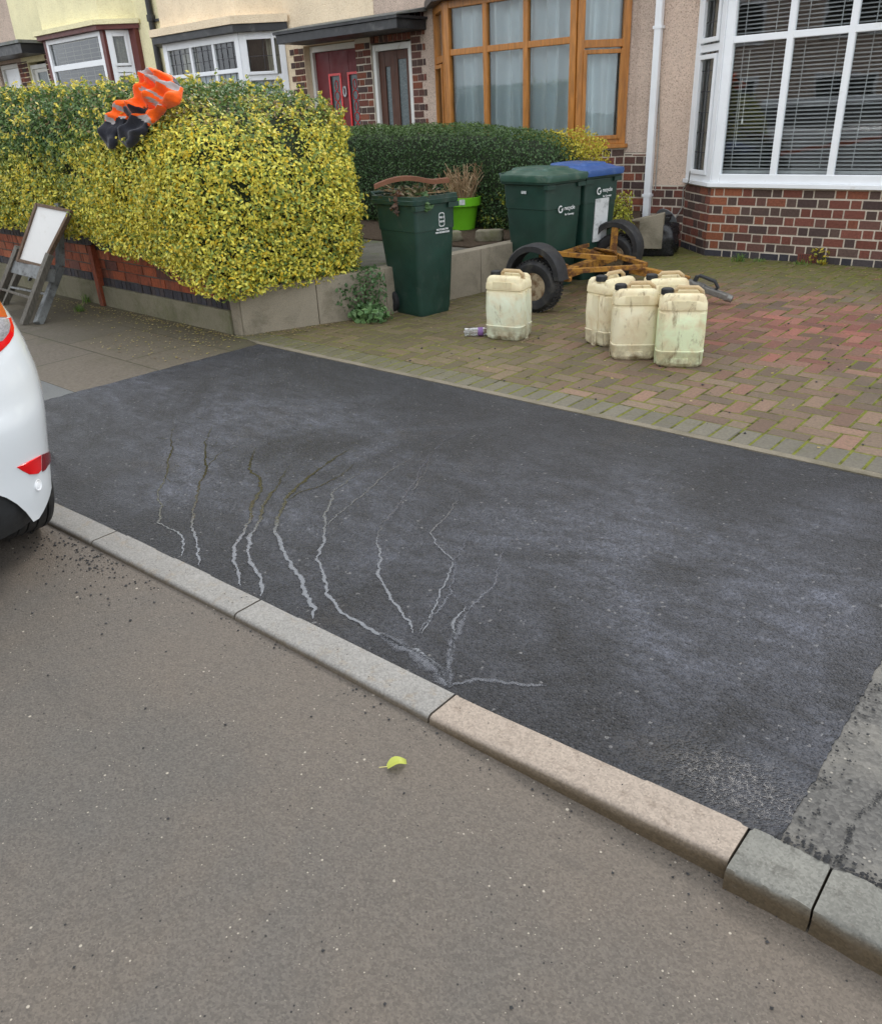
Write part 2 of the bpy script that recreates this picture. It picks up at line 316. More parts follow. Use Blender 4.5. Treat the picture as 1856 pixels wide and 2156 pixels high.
at = s.attr(); p = s.n('ShaderNodeBsdfPrincipled'); s.put(p.inputs['Base Color'], at); p.inputs['Roughness'].default_value = .42; p.inputs['Specular IOR Level'].default_value = .4
tl = s.n('ShaderNodeBsdfTranslucent'); s.put(tl.inputs[0], at); ms = s.n('ShaderNodeMixShader'); ms.inputs[0].default_value = .25
s.t.links.new(p.outputs[0], ms.inputs[1]); s.t.links.new(tl.outputs[0], ms.inputs[2]); s.t.links.new(ms.outputs[0], s.out.inputs[0])
MT['leaf'] = s.m
s = N('dry_stems'); MT['dry'] = s.pbr(s.attr(), .85, spec=.15)
s = N('wet_film')
nb = s.bump(s.noise(90, 3), .25, .004)
fd = s.n('ShaderNodeAttribute', attribute_name='fade').outputs['Fac']
al = s.ramp(s.math('ADD', fd, s.math('MULTIPLY', s.math('SUBTRACT', s.noise(130, 4, .75), .5), 1.5)), .35, .75)
al = s.math('MULTIPLY', al, s.math('MINIMUM', s.math('MULTIPLY', s.math('MULTIPLY', fd, fd), 1.25), .92))
MT['water'] = s.pbr(s.attr(), .13, nb, spec=.55, Alpha=al)
s = N('bottle_plastic')
g = s.n('ShaderNodeBsdfGlossy'); g.inputs['Roughness'].default_value = .08; t2 = s.n('ShaderNodeBsdfTransparent'); t2.inputs[0].default_value = (.85, .87, .9, 1)
ms = s.n('ShaderNodeMixShader'); lw = s.n('ShaderNodeLayerWeight'); lw.inputs[0].default_value = .45
s.put(ms.inputs[0], s.math('ADD', lw.outputs['Facing'], .12)); s.t.links.new(t2.outputs[0], ms.inputs[1]); s.t.links.new(g.outputs[0], ms.inputs[2]); s.t.links.new(ms.outputs[0], s.out.inputs[0])
MT['pet'] = s.m
MT['purple'] = plain('purple_label', (.20, .10, .28), .5)

# ---------------------------------------------------------------- mesh helpers
class MB:
    def __init__(s): s.v = []; s.f = []; s.c = []
    def add(s, vs, fs, col=None):
        o = len(s.v); s.v += [tuple(v) for v in vs]
        for f in fs: s.f.append(tuple(i+o for i in f)); s.c.append(col or (1, 1, 1))
    def box(s, a, b, col=None, M=None):
        x0, y0, z0 = a; x1, y1, z1 = b
        vs = [Vector(p) for p in ((x0, y0, z0), (x1, y0, z0), (x1, y1, z0), (x0, y1, z0), (x0, y0, z1), (x1, y0, z1), (x1, y1, z1), (x0, y1, z1))]
        if M: vs = [M @ v for v in vs]
        s.add(vs, [(0, 3, 2, 1), (4, 5, 6, 7), (0, 1, 5, 4), (1, 2, 6, 5), (2, 3, 7, 6), (3, 0, 4, 7)], col); return s
    def bar(s, a, b, w, h, up=(0, 0, 1), col=None):
        a = Vector(a); b = Vector(b); d = (b-a); L = d.length; d.normalize()
        sd_ = d.cross(Vector(up)).normalized(); u = sd_.cross(d)
        M = Matrix((d, sd_, u)).transposed().to_4x4(); M.translation = a
        return s.box((0, -w/2, -h/2), (L, w/2, h/2), col, M)
    def tube(s, pts, rad, n=8, col=None, cap=True):
        pts = [Vector(p) for p in pts]; k = len(pts)
        rads = rad if hasattr(rad, '__len__') else [rad]*k
        rings = []; ref = Vector((0.13, .31, .94))
        for i, p in enumerate(pts):
            d = (pts[min(i+1, k-1)]-pts[max(i-1, 0)]).normalized()
            a = d.cross(ref); a = a.normalized() if a.length > 1e-4 else Vector((1, 0, 0)); b = d.cross(a)
            rings.append([p+rads[i]*(math.cos(2*PI*j/n)*a+math.sin(2*PI*j/n)*b) for j in range(n)])
        s.rings(rings, cap, cap, col); return s
    def rings(s, rings, c0=True, c1=True, col=None, cols=None):
        n = len(rings[0]); vs = [v for r in rings for v in r]; o = len(s.v); s.v += [tuple(v) for v in vs]
        for i in range(len(rings)-1):
            cc = cols[i] if cols else (col or (1, 1, 1))
            for j in range(n):
                k = (j+1) % n
                s.f.append((o+i*n+j, o+i*n+k, o+(i+1)*n+k, o+(i+1)*n+j)); s.c.append(cc)
        if c0: s.f.append(tuple(o+j for j in reversed(range(n)))); s.c.append(cols[0] if cols else (col or (1, 1, 1)))
        if c1: s.f.append(tuple(o+(len(rings)-1)*n+j for j in range(n))); s.c.append(cols[-1] if cols else (col or (1, 1, 1)))
    def lathe(s, prof, M=None, n=24, col=None, c0=True, c1=True):
        rr = []
        for r, z in prof:
            ring = [Vector((r*math.cos(2*PI*j/n), r*math.sin(2*PI*j/n), z)) for j in range(n)]
            rr.append([M @ v for v in ring] if M else ring)
        s.rings(rr, c0, c1, col); return s
    def rloft(s, secs, k=5, c0=True, c1=True, col=None):
        """sections (z, hx, hy, radius, cx, cy): stacked rounded rectangles"""
        rr = []
        for (z, hx, hy, r, cx, cy) in secs:
            ring = []
            for q, (sx, sy) in enumerate(((1, 1), (-1, 1), (-1, -1), (1, -1))):
                for i in range(k):
                    a = q*PI/2+i/(k-1)*PI/2
                    ring.append(Vector((cx+sx*(hx-r)+r*math.cos(a), cy+sy*(hy-r)+r*math.sin(a), z)))
            rr.append(ring)
        s.rings(rr, c0, c1, col); return s
    def build(s, name, mat, parent=None, smooth=False, bevel=0., sub=0):
        me = bpy.data.meshes.new(name); me.from_pydata(s.v, [], s.f); me.materials.append(MT[mat] if isinstance(mat, str) else mat)
        ca = me.color_attributes.new('col', 'FLOAT_COLOR', 'CORNER')
        arr = np.ones((len(me.loops), 4), np.float32)
        cnt = np.array([len(f) for f in s.f]); arr[:, :3] = np.repeat(np.array(s.c, np.float32), cnt, axis=0)
        ca.data.foreach_set('color', arr.ravel())
        if bevel or sub or True:
            bm = bmesh.new(); bm.from_mesh(me)
            bmesh.ops.recalc_face_normals(bm, faces=bm.faces)
            if bevel: bmesh.ops.bevel(bm, geom=[e for e in bm.edges if e.is_manifold and e.calc_face_angle(0) > .6], offset=bevel, segments=2, profile=.6, affect='EDGES', clamp_overlap=True)
            bm.to_mesh(me); bm.free()
        o = bpy.data.objects.new(name, me); COL.objects.link(o)
        if smooth:
            me.polygons.foreach_set('use_smooth', [True]*len(me.polygons)); me.set_sharp_from_angle(angle=math.radians(40))
        if sub:
            md = o.modifiers.new('sub', 'SUBSURF'); md.levels = sub; md.render_levels = sub
        if parent: o.parent = parent
        return o
def tag(o, label, cat, group=None, kind=None):
    if label: o['label'] = label
    if cat: o['category'] = cat
    if group: o['group'] = group
    if kind: o['kind'] = kind
    return o
def empty(name, loc=(0, 0, 0), rz=0.):
    o = bpy.data.objects.new(name, None); o.empty_display_size = .1; COL.objects.link(o); o.location = loc; o.rotation_euler = (0, 0, rz); return o
def dup(root, loc, rz):
    r = root.copy(); COL.objects.link(r); r.location = loc; r.rotation_euler = (0, 0, rz)
    for ch in list(root.children):
        c = ch.copy(); COL.objects.link(c); c.parent = r
        for g in ch.children:
            d = g.copy(); COL.objects.link(d); d.parent = c
    return r
def structure(o): o['kind'] = 'structure'; return o
def npmesh(name, verts, quads, cols, mat, parent=None):
    """big leaf meshes: verts (n*4,3), one quad per four verts"""
    me = bpy.data.meshes.new(name); nq = len(quads)
    me.vertices.add(len(verts)); me.vertices.foreach_set('co', verts.astype(np.float32).ravel())
    me.loops.add(nq*4); me.loops.foreach_set('vertex_index', quads.astype(np.int32).ravel())
    me.polygons.add(nq); me.polygons.foreach_set('loop_start', np.arange(0, nq*4, 4, dtype=np.int32))
    me.update(calc_edges=True)
    ca = me.color_attributes.new('col', 'FLOAT_COLOR', 'CORNER')
    arr = np.ones((nq, 4, 4), np.float32); arr[:, :, :3] = cols[:, None, :]; ca.data.foreach_set('color', arr.ravel())
    me.materials.append(MT[mat]); o = bpy.data.objects.new(name, me); COL.objects.link(o)
    if parent: o.parent = parent
    return o
def leafquads(P, Nn, L, Wd, tilt=.7, up=None):
    n = len(P); nn = Nn+RNG.normal(0, tilt, (n, 3)); nn /= np.linalg.norm(nn, axis=1)[:, None]
    a = RNG.normal(0, 1, (n, 3))
    if up is not None: a += up
    U = a-(a*nn).sum(1)[:, None]*nn; U /= np.linalg.norm(U, axis=1)[:, None]+1e-9; Vv = np.cross(nn, U)
    L = np.asarray(L)*RNG.uniform(.65, 1.25, n); Wd = np.asarray(Wd)*RNG.uniform(.7, 1.2, n)
    v = np.stack([P-U*L[:, None]/2, P+Vv*Wd[:, None]/2+nn*Wd[:, None]*.18, P+U*L[:, None]/2, P-Vv*Wd[:, None]/2+nn*Wd[:, None]*.18], 1)
    return v.reshape(-1, 3), np.arange(n*4).reshape(n, 4)
_wv = RNG.normal(0, 1, (10, 3)); _wp = RNG.uniform(0, 6.28, 10)
def wob(P, f, off=0):
    """smooth 3-D wobble in about -1..1"""
    r = np.zeros(len(P))
    for i in range(10): r += np.sin(P @ (_wv[i]*f)+_wp[i]+off*(i+1))
    return r/4.5

# ================================================================ SETTING
def sheet(name, pts, z, mat, thick=.12, sub=None):
    mb = MB(); n = len(pts)
    mb.add([(p[0], p[1], z) for p in pts]+[(p[0], p[1], z-thick) for p in pts],
           [tuple(range(n)), tuple(reversed(range(n, 2*n)))]+[(i, i+n, (i+1) % n+n, (i+1) % n) for i in range(n)])
    return structure(mb.build(name, mat))
KB = [(-30, .35), (-12, 1.04), (-5, 1.312), (-3.129, 1.388), (-2.17, 1.42), (-1.266, 1.438), (-.385, 1.493), (-.20, 1.498), (.8, 1.53), (20, 2.3)]
def kb(x):
    return float(np.interp(x, [k[0] for k in KB], [k[1] for k in KB]))
def roadz(x): return float(np.interp(x, [-30, -2.4, -1.3, -.4, .1, 20], [-.022, -.022, -.026, -.066, -.074, -.085]))
mb = MB(); g_ = MB()
S = 250; g_.add([(-S, -S, -.5), (S, -S, -.5), (S, S, -.5), (-S, S, -.5)], [(0, 1, 2, 3)]); structure(g_.build('ground', 'ground'))
xs = list(np.arange(-30, -3, 3))+list(np.arange(-3, .6, .1))+list(np.arange(.6, 20, 3)); vs = []; fs = []
ys = [-7, -4, -2, -1, 0, .6]
for x in xs:
    for y in ys: vs.append((x, y, roadz(x)+.0))
    vs.append((x, kb(x)-.03, roadz(x)))
k = len(ys)+1
for i in range(len(xs)-1):
    for j in range(k-1): fs.append((i*k+j, (i+1)*k+j, (i+1)*k+j+1, i*k+j+1))
mb.add(vs, fs); structure(mb.build('road', 'road'))
sheet('far_pavement', [(-30, -10), (20, -10), (20, -7), (-30, -7)], .02, 'slabs', .3)
AXL, AXR, AYF = -5.25, -.32, 3.765
def ragged(a, b, n, amp):
    a = Vector(a); b = Vector(b); d = (b-a); nrm = Vector((-d.y, d.x)).normalized()
    return [tuple(a+d*(i/n)+nrm*random.gauss(0, amp)) for i in range(1, n)]
pts = [(AXL-.05, kb(AXL)-.004)]+[(x, kb(x)-.004) for x in np.linspace(AXL+.2, AXR, 24)]+ragged((AXR, kb(AXR)), (AXR-.01, AYF), 160, .0028)+[(AXR, AYF)]+ragged((AXR, AYF), (AXL+.05, AYF-.005), 60, .003)+[(AXL+.05, AYF)]+ragged((AXL+.05, AYF), (AXL-.05, kb(AXL)), 50, .005)
sheet('tarmac_pavement', pts, 0.0, 'tarmac')
sheet('slab_pavement', [(-30, .3)]+[(x, kb(x)-.004) for x in (-12, -8, AXL+.1)]+[(AXL+.1, 3.9), (-5.4, 4.2), (-30, 4.2)], -.004, 'slabs')
sheet('old_pavement', [(AXR-.1, kb(AXR)-.004)]+[(x, kb(x)-.004) for x in (-.1, .8, 20)]+[(20, 3.9), (AXR-.1, 3.9)], -.004, 'oldpave')
# crack in the old pavement: thin dark gaps filled with crumbs
sheet('edging_strip', [(AXL+.05, AYF), (12, AYF+.02), (12, AYF+.065), (AXL-.15, AYF+.05)], .004, 'edging', .1)
# driveway blocks
DY0 = AYF+.055
mb = MB()
def block(x0, y0, x1, y1):
    cx, cy = (x0+x1)/2, (y0+y1)/2
    g = .0055; x0 += g; y0 += g; x1 -= g; y1 -= g; c = .005
    if x1-x0 < .015 or y1-y0 < .015: return
    dz = min(.0014, max(-.0014, random.gauss(0, .0009)))
    # mix of block colours: grey-brown, red, purple; redder band in the middle
    red = math.exp(-((cx+1.9)/1.7)**2-((cy-6.4)/1.1)**2)*.85+random.gauss(-.02, .24)
    t = random.random()
    base = Vector((.182, .120, .082)).lerp(Vector((.130, .100, .074)), t)
    base = base.lerp(Vector((.27, .105, .078)), max(0, min(1, red)))
    if cx > -1.0 and cy > 5: base = base.lerp(Vector((.09, .085, .075)), min(.7, (cx+1.0)*.5))
    if cy < 5.2: base = base.lerp(Vector((.180, .128, .085)), .45)
    if cx < -4.2: base = base.lerp(Vector((.12, .095, .06)), .5)
    base *= random.uniform(.68, 1.24)
    t_ = .0+dz
    v = [(x0, y0, t_-c), (x1, y0, t_-c), (x1, y1, t_-c), (x0, y1, t_-c), (x0+c, y0+c, t_), (x1-c, y0+c, t_), (x1-c, y1-c, t_), (x0+c, y1-c, t_),
         (x0, y0, -.06), (x1, y0, -.06), (x1, y1, -.06), (x0, y1, -.06)]
    mb.add(v, [(4, 5, 6, 7), (0, 1, 5, 4), (1, 2, 6, 5), (2, 3, 7, 6), (3, 0, 4, 7), (8, 9, 1, 0), (9, 10, 2, 1), (10, 11, 3, 2), (11, 8, 0, 3)], tuple(base))
U_ = .107
X0, X1, Y1 = -5.6, 2.3, 9.55
n_ = 0
x = X0
while x < X1:      # soldier course of grey blocks along the edge
    i0 = len(mb.c); block(x, DY0, x+U_, DY0+2*U_)
    for q in range(i0, len(mb.c)): mb.c[q] = tuple(np.array((.135, .122, .092))*random.uniform(.82, 1.15))
    x += U_
HY = DY0+2*U_
nx, ny = int((X1-X0)/U_)+6, int((Y1-HY)/U_)+6
for i in range(-6, nx):
    for j in range(-6, ny):
        k = (i-j) % 4
        if k == 0: a = (X0+i*U_, HY+j*U_, X0+(i+2)*U_, HY+(j+1)*U_)
        elif k == 2: a = (X0+i*U_, HY+(j-1)*U_, X0+(i+1)*U_, HY+(j+1)*U_)
        else: continue
        a = (max(a[0], X0), max(a[1], HY), min(a[2], X1), min(a[3], Y1))
        if a[2]-a[0] > .02 and a[3]-a[1] > .02: block(*a)
structure(mb.build('driveway', 'paver'))
sheet('driveway_joints', [(X0, DY0-.002), (X1+9, DY0-.002), (X1+9, Y1), (X0, Y1)], -.0032, 'moss', .02)

# ---------------------------------------------------------------- kerb stones
def kerb(x0, x1, mat, label, old=False, wid=.125):
    mb = MB(); rr = []; L = x1-x0; nseg = 24 if old else 14
    cx = (x0+x1)/2
    for i in range(nseg+1):
        x = x0+.0025+(L-.005)*i/nseg; yb = kb(x); e = .0
        if old and (i == 0 or i == nseg): e = .008
        prof = [(0, -.2), (0, -e), (-.006-e, 0-e*.3), (-wid+.017, .0-e*.4), (-wid+.007, -.003-e*.3), (-wid+.001, -.012-e*.2), (-wid, -.04), (-wid, -.2)]
        ring = []
        for (a, z) in prof:
            v = np.array([[x, yb+a, z]])
            j = (wob(v, 16)[0]*.005+wob(v, 45)[0]*.004) if old else wob(v, 8)[0]*.0008
            ring.append(Vector((x+(j*.8 if old and i in (0, nseg) else 0), yb+a+j*(a < -.02), z+(j if z > -.1 else 0))))
        rr.append(ring)
    mb.rings(rr, True, True)
    return tag(mb.build('kerb_stone', mat, smooth=True), label, 'kerb stone', 'kerb stones along the pavement edge')
xk = -3.129
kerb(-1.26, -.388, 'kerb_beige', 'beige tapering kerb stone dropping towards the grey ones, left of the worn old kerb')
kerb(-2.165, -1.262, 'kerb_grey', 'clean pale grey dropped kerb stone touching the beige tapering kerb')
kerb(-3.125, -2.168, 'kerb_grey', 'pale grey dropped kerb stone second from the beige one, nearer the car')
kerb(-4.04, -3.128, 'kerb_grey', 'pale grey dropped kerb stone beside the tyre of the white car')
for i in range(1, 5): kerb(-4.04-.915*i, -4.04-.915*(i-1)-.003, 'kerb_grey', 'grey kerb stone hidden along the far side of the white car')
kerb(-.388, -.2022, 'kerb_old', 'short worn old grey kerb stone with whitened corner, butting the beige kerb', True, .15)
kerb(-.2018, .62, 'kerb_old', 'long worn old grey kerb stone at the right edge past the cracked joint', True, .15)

# ---------------------------------------------------------------- water running over the tarmac
STREAMS = [
 ([(530,95),(510,150),(520,190),(500,250),(490,330),(460,370),(470,430),(470,480),(460,500),(545,535),(575,570),(555,640)], 9),
 ([(690,90),(655,170),(665,240),(650,300),(620,380),(608,450),(605,520),(620,590),(635,675)], 11),
 ([(800,170),(720,210),(665,270)], 7),
 ([(870,180),(845,240),(850,280),(890,320),(885,370),(855,410),(850,470),(825,530),(785,590),(780,650),(800,690),(810,760)], 15),
 ([(1010,260),(970,330),(940,370),(890,440),(885,490),(850,540),(840,600),(840,660),(880,720),(900,770),(895,805)], 16),
 ([(1270,185),(1200,230),(1110,290),(1040,350),(990,400),(985,440),(960,480),(958,530),(975,600),(1010,670),(1050,720),(1085,800),(1110,850),(1105,900)], 17),
 ([(1290,245),(1220,300),(1120,350),(1050,370),(1000,405)], 8),
 ([(1340,260),(1270,310),(1190,365),(1180,430),(1150,470),(1160,530),(1150,580),(1120,640),(1150,720),(1170,790),(1230,870),(1330,940),(1430,985),(1540,1030),(1620,1090),(1690,1180)], 14),
 ([(1590,170),(1500,240),(1420,290),(1320,380),(1240,440),(1160,520)], 7),
 ([(1410,470),(1390,530),(1380,600),(1385,660),(1375,710),(1410,780),(1460,850),(1510,910),(1520,960)], 11),
 ([(1720,340),(1720,390),(1660,480),(1600,540),(1630,600),(1690,660),(1660,760),(1620,860),(1560,960)], 9),
 ([(1680,1080),(1690,1000),(1700,900),(1750,850)], 12),
 ([(1620,190),(1570,290),(1520,370)], 10)]
FAINT = [([(800,1335),(870,1375),(915,1410),(952,1446)], 75), ([(948,1446),(945,1395),(957,1340),(985,1290)], 34), ([(945,1442),(1000,1432),(1060,1438),(1150,1442)], 30),
         ([(1060,1160),(1040,1230),(985,1290)], 20), ([(1000,1110),(960,1180),(955,1250),(880,1335)], 16),
         ([(905,960),(880,1000),(850,1050),(800,1110)], 22), ([(880,985),(930,930),(985,905)], 14)]
WV, WQ, WC, WF = [], [], [], []
def ribbon(P, width, colf, strength, jit):
    Q = []; S_ = []
    for i in range(len(P)-1):
        m_ = max(2, int((P[i+1]-P[i]).length/.009))
        for t in range(m_): Q.append(P[i].lerp(P[i+1], t/m_)); S_.append(i+t/m_)
    Q.append(P[-1]); S_.append(len(P)-1); n = len(Q); jx = 0; jw = 1; o = len(WV)
    for i, q in enumerate(Q):
        d = (Q[min(i+2, n-1)]-Q[max(i-2, 0)]).normalized(); nn = Vector((-d.y, d.x, 0))
        jx = jx*.82+random.gauss(0, jit); jw = jw*.55+.45*random.uniform(.25, 1.7)
        hw = width*.5*jw*min(1, (i+2)/9, (n-i+1)/9)
        for k, f_ in ((-1, 0.), (-.55, .75), (0, 1.), (.55, .75), (1, 0.)):
            p = q+nn*(jx+hw*k); WV.append((p.x, p.y, .0022)); WF.append(f_*strength(S_[i])); WC.append(colf(S_[i]))
        if i:
            for k in range(4): a = o+(i-1)*5+k; WQ.append((a, a+1, a+6, a+5))
for si, (pts, wd) in enumerate(STREAMS):
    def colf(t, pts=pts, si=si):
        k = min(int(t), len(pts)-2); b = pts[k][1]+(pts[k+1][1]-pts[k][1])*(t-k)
        u = min(max((560-b)/90, 0), 1 if si < 7 else .3); return tuple(Vector((.125, .132, .145)).lerp(Vector((.030, .025, .007)), u)*random.uniform(.85, 1.15))  # hedge and sky reflections painted into the stream colour: dark olive above, paler below
    def stf(t, pts=pts): return .62+.38*min(1, t/2.5)
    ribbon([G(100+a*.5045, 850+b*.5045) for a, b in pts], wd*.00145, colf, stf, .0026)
for pts, wd in FAINT: ribbon([G(a, b) for a, b in pts], wd*.0011, lambda t: (.085, .090, .106), lambda t: .78, .003)
for _ in range(150):          # small shallow wet dabs among the trickles
    c = G(random.uniform(330, 780), random.uniform(870, 1010)); c2 = c+Vector((random.gauss(0, .03), random.gauss(0, .012), 0)); cc = random.choice([(.035, .030, .010), (.03, .03, .02), (.13, .14, .15)])
    ribbon([c, c.lerp(c2, .5), c2], random.uniform(.005, .011), lambda t: cc, lambda t: .9, .002)
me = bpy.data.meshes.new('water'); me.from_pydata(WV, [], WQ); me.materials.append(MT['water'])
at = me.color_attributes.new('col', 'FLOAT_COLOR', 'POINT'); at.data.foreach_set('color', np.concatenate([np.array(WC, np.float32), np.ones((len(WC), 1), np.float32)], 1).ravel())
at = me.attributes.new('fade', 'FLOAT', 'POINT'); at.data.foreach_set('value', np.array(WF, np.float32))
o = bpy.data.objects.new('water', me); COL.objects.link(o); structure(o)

# ================================================================ HOUSES
F, B = 9.5, 9.05
def frame_of(A, Bp):
    A = Vector((A[0], A[1], 0)); Bp = Vector((Bp[0], Bp[1], 0)); d = (Bp-A); L = d.length; d.normalize()
    n = Vector((d.y, -d.x, 0)); M = Matrix((d, n, Vector((0, 0, 1)))).transposed().to_4x4(); M.translation = A
    return M, L            # local: x along, y outward, z up
def ubox(mb, M, u0, u1, n0, n1, z0, z1, col=None): mb.box((u0, n0, z0), (u1, n1, z1), col, M)
PAL = [((.17, .062, .045), 3), ((.125, .062, .05), 4), ((.095, .062, .052), 4), ((.21, .075, .045), 1.6), ((.075, .05, .046), 2)]
BLUE = [((.045, .043, .052), 2), ((.06, .05, .052), 1)]
def pick(p):
    c = random.choices([q[0] for q in p], [q[1] for q in p])[0]; k = random.uniform(.82, 1.2); return tuple(v*k for v in c)
def brick_rows(mb, A, Bp, z0, z1, course=.092, st=.205, hd=.108, mort=.016, pal=PAL, out=.006, blue=0, orange_left=0., phase=0., thick=.02, bond='flemish'):
    M, L = frame_of(A, Bp); r = 0; z = z0
    while z < z1-.02:
        zt = min(z+course, z1)-mort; pp = BLUE if r < blue else pal
        if bond == 'flemish':
            u = -((st+hd)/2*(r % 2)) - phase; k = 0
        elif bond == 'header': u = -(hd/2)*(r % 2)-phase
        else: u = -(st/2)*(r % 2)-phase
        k = 0
        while u < L:
            wdt = {'flemish': st if k % 2 == 0 else hd, 'header': hd}.get(bond, st)
            a, b = max(u, 0), min(u+wdt-mort, L)
            if b-a > .02:
                c = pick(pp)
                if orange_left and a < orange_left and random.random() < .8 and r >= blue: c = tuple(np.array((.27, .095, .05))*random.uniform(.8, 1.15))
                o = out+random.uniform(-.002, .003); j = random.uniform(-.003, .003)
                ubox(mb, M, a, b, -thick, o, z+j, zt+j, c)
            u += wdt; k += 1
        z += course; r += 1
def panels(mb, x0, x1, z0, z1, openings, y0=F, th=.22):
    xs = sorted({x0, x1, *[o[0] for o in openings], *[o[1] for o in openings]})
    for a, b in zip(xs, xs[1:]):
        zz = z0
        for o in sorted([o for o in openings if o[0] <= a+1e-6 and o[1] >= b-1e-6], key=lambda o: o[2]):
            if o[2] > zz+1e-4: mb.box((a, y0, zz), (b, y0+th, o[2]))
            zz = o[3]
        if z1 > zz: mb.box((a, y0, zz), (b, y0+th, z1))
def window(parent, A, Bp, z0, z1, us, zs, fm, fw=.07, bw=.06, glass='glass', name='window', n_off=-.05, sash=()):
    """us / zs: inner bar centres along the panel; frame bars, then one glass sheet"""
    M, L = frame_of(A, Bp); mb = MB(); n0, n1 = n_off, n_off+.075
    ubox(mb, M, 0, fw, n0, n1, z0, z1); ubox(mb, M, L-fw, L, n0, n1, z0, z1)
    ubox(mb, M, fw, L-fw, n0, n1-.003, z0, z0+fw); ubox(mb, M, fw, L-fw, n0, n1-.003, z1-fw, z1)
    for u in us: ubox(mb, M, u-bw/2, u+bw/2, n0+.004, n1-.008, z0+fw-.01, z1-fw+.01)
    for z in zs: ubox(mb, M, fw-.01, L-fw+.01, n0+.006, n1-.012, z-bw/2, z+bw/2)
    for (a, b, c, d) in sash:      # opening sash: a second frame standing proud
        k = .045
        for bx in ((a, a+k, c, d), (b-k, b, c, d), (a+k, b-k, c, c+k), (a+k, b-k, d-k, d)): ubox(mb, M, bx[0], bx[1], n1-.02, n1+.018, bx[2], bx[3])
    o = mb.build(name, fm, parent, bevel=.006)
    g = MB(); g.add([M @ Vector((fw*.5, n0+.03, z0+.02)), M @ Vector((L-fw*.5, n0+.03, z0+.02)), M @ Vector((L-fw*.5, n0+.03, z1-.02)), M @ Vector((fw*.5, n0+.03, z1-.02))], [(0, 1, 2, 3)])
    g.build('pane', glass, o)
    return o
def curtain(parent, A, Bp, z0, z1, mat, dist=.16, folds=14, amp=.022, u0=.0, u1=1., name='curtain'):
    M, L = frame_of(A, Bp); mb = MB(); n = folds*8; vs = []; fs = []; ph = [random.uniform(0, 6) for _ in range(4)]
    rows = 7
    for i in range(n+1):
        u = L*(u0+(u1-u0)*i/n)
        for j in range(rows+1):
            z = z0+(z1-z0)*j/rows; t = i/n*folds*2*PI
            d = amp*(math.sin(t+.5*math.sin(t*.37+ph[0])+.25*math.sin(j*.6+ph[2]))+.6*math.sin(t*.43+ph[1]+j*.12))
            vs.append(M @ Vector((u+.01*math.sin(j*.7+t*.2), -dist+d, z)))
    for i in range(n):
        for j in range(rows): a = i*(rows+1)+j; fs.append((a, a+rows+1, a+rows+2, a+1))
    mb.add(vs, fs); return mb.build(name, mat, parent, smooth=True)
def blinds(parent, A, Bp, z0, z1, pitch, mat='blind', dist=.12, name='venetian_blind', tilt=.35, depth=.034):
    M, L = frame_of(A, Bp); mb = MB(); z = z0
    while z < z1:
        a, b = depth/2*math.cos(tilt), depth/2*math.sin(tilt)
        q = [(.06, -dist-a, z+b), (L-.06, -dist-a, z+b), (L-.06, -dist+a, z-b), (.06, -dist+a, z-b)]
        q2 = [(x, y, zz-.003) for x, y, zz in q]
        mb.add([M @ Vector(p) for p in q+q2], [(0, 1, 2, 3), (7, 6, 5, 4), (0, 4, 5, 1), (2, 6, 7, 3), (1, 5, 6, 2), (3, 7, 4, 0)]); z += pitch
    k = max(2, int(L/.3))
    for i in range(k):
        u = L*(i+.5)/k; ubox(mb, M, u-.004, u+.004, -dist+.02, -dist+.024, z0, z1)
    ubox(mb, M, .06, L-.06, -dist-.02, -dist+.02, z0-.05, z0-.02)
    return mb.build(name, mat, parent)
def leads(parent, A, Bp, z0, z1, us, zs):
    M, L = frame_of(A, Bp); mb = MB()
    for u in us: ubox(mb, M, u-.004, u+.004, -.018, -.012, z0, z1)
    for z in zs: ubox(mb, M, .08, L-.08, -.019, -.013, z-.004, z+.004)
    return mb.build('lead_strips', 'leadline', parent)
def shell(root, x0, x1, zt, floor, wallmat):
    """party walls, back wall, floor, ceiling and roof behind the front"""
    mb = MB(); y1 = F+7.5
    mb.box((x0+.004, F+.225, -.4), (x0+.12, y1, zt)); mb.box((x1-.12, F+.225, -.4), (x1-.004, y1, zt)); mb.box((x0+.125, y1-.2, -.4), (x1-.125, y1, zt))
    mb.box((x0+.125, F+3.6, -.4), (x1-.125, F+3.7, zt-.1))
    mb.build('inner_wall', 'room', root)
    mb = MB(); mb.box((x0+.125, F+.225, -.38), (x1-.125, F+3.59, floor)); mb.build('floor', 'floor', root); mb = MB(); mb.box((x0+.125, F+.225, floor+2.55), (x1-.125, F+3.59, floor+2.75)); mb.build('ceiling', 'room', root)
    mb = MB(); ov = .35; ry = (F+y1)/2; rz = zt+2.5
    mb.add([(x0, F-ov, zt-.15), (x1, F-ov, zt-.15), (x1, ry, rz), (x0, ry, rz), (x0, y1+ov, zt-.15), (x1, y1+ov, zt-.15),
            (x0, F-ov, zt-.03), (x1, F-ov, zt-.03), (x1, ry, rz+.13), (x0, ry, rz+.13), (x0, y1+ov, zt-.03), (x1, y1+ov, zt-.03)],
           [(0, 1, 2, 3), (3, 2, 5, 4), (9, 8, 7, 6), (10, 11, 8, 9), (0, 6, 7, 1), (4, 5, 11, 10), (0, 3, 9, 6), (3, 4, 10, 9), (1, 7, 8, 2), (2, 8, 11, 5)])
    mb.build('roof', 'roof', root)
def bay_panel(mb, P, z0, z1, th=.1):
    for a, b in zip(P, P[1:]):
        M, L = frame_of(a, b); ubox(mb, M, 0, L, -th, 0, z0, z1)
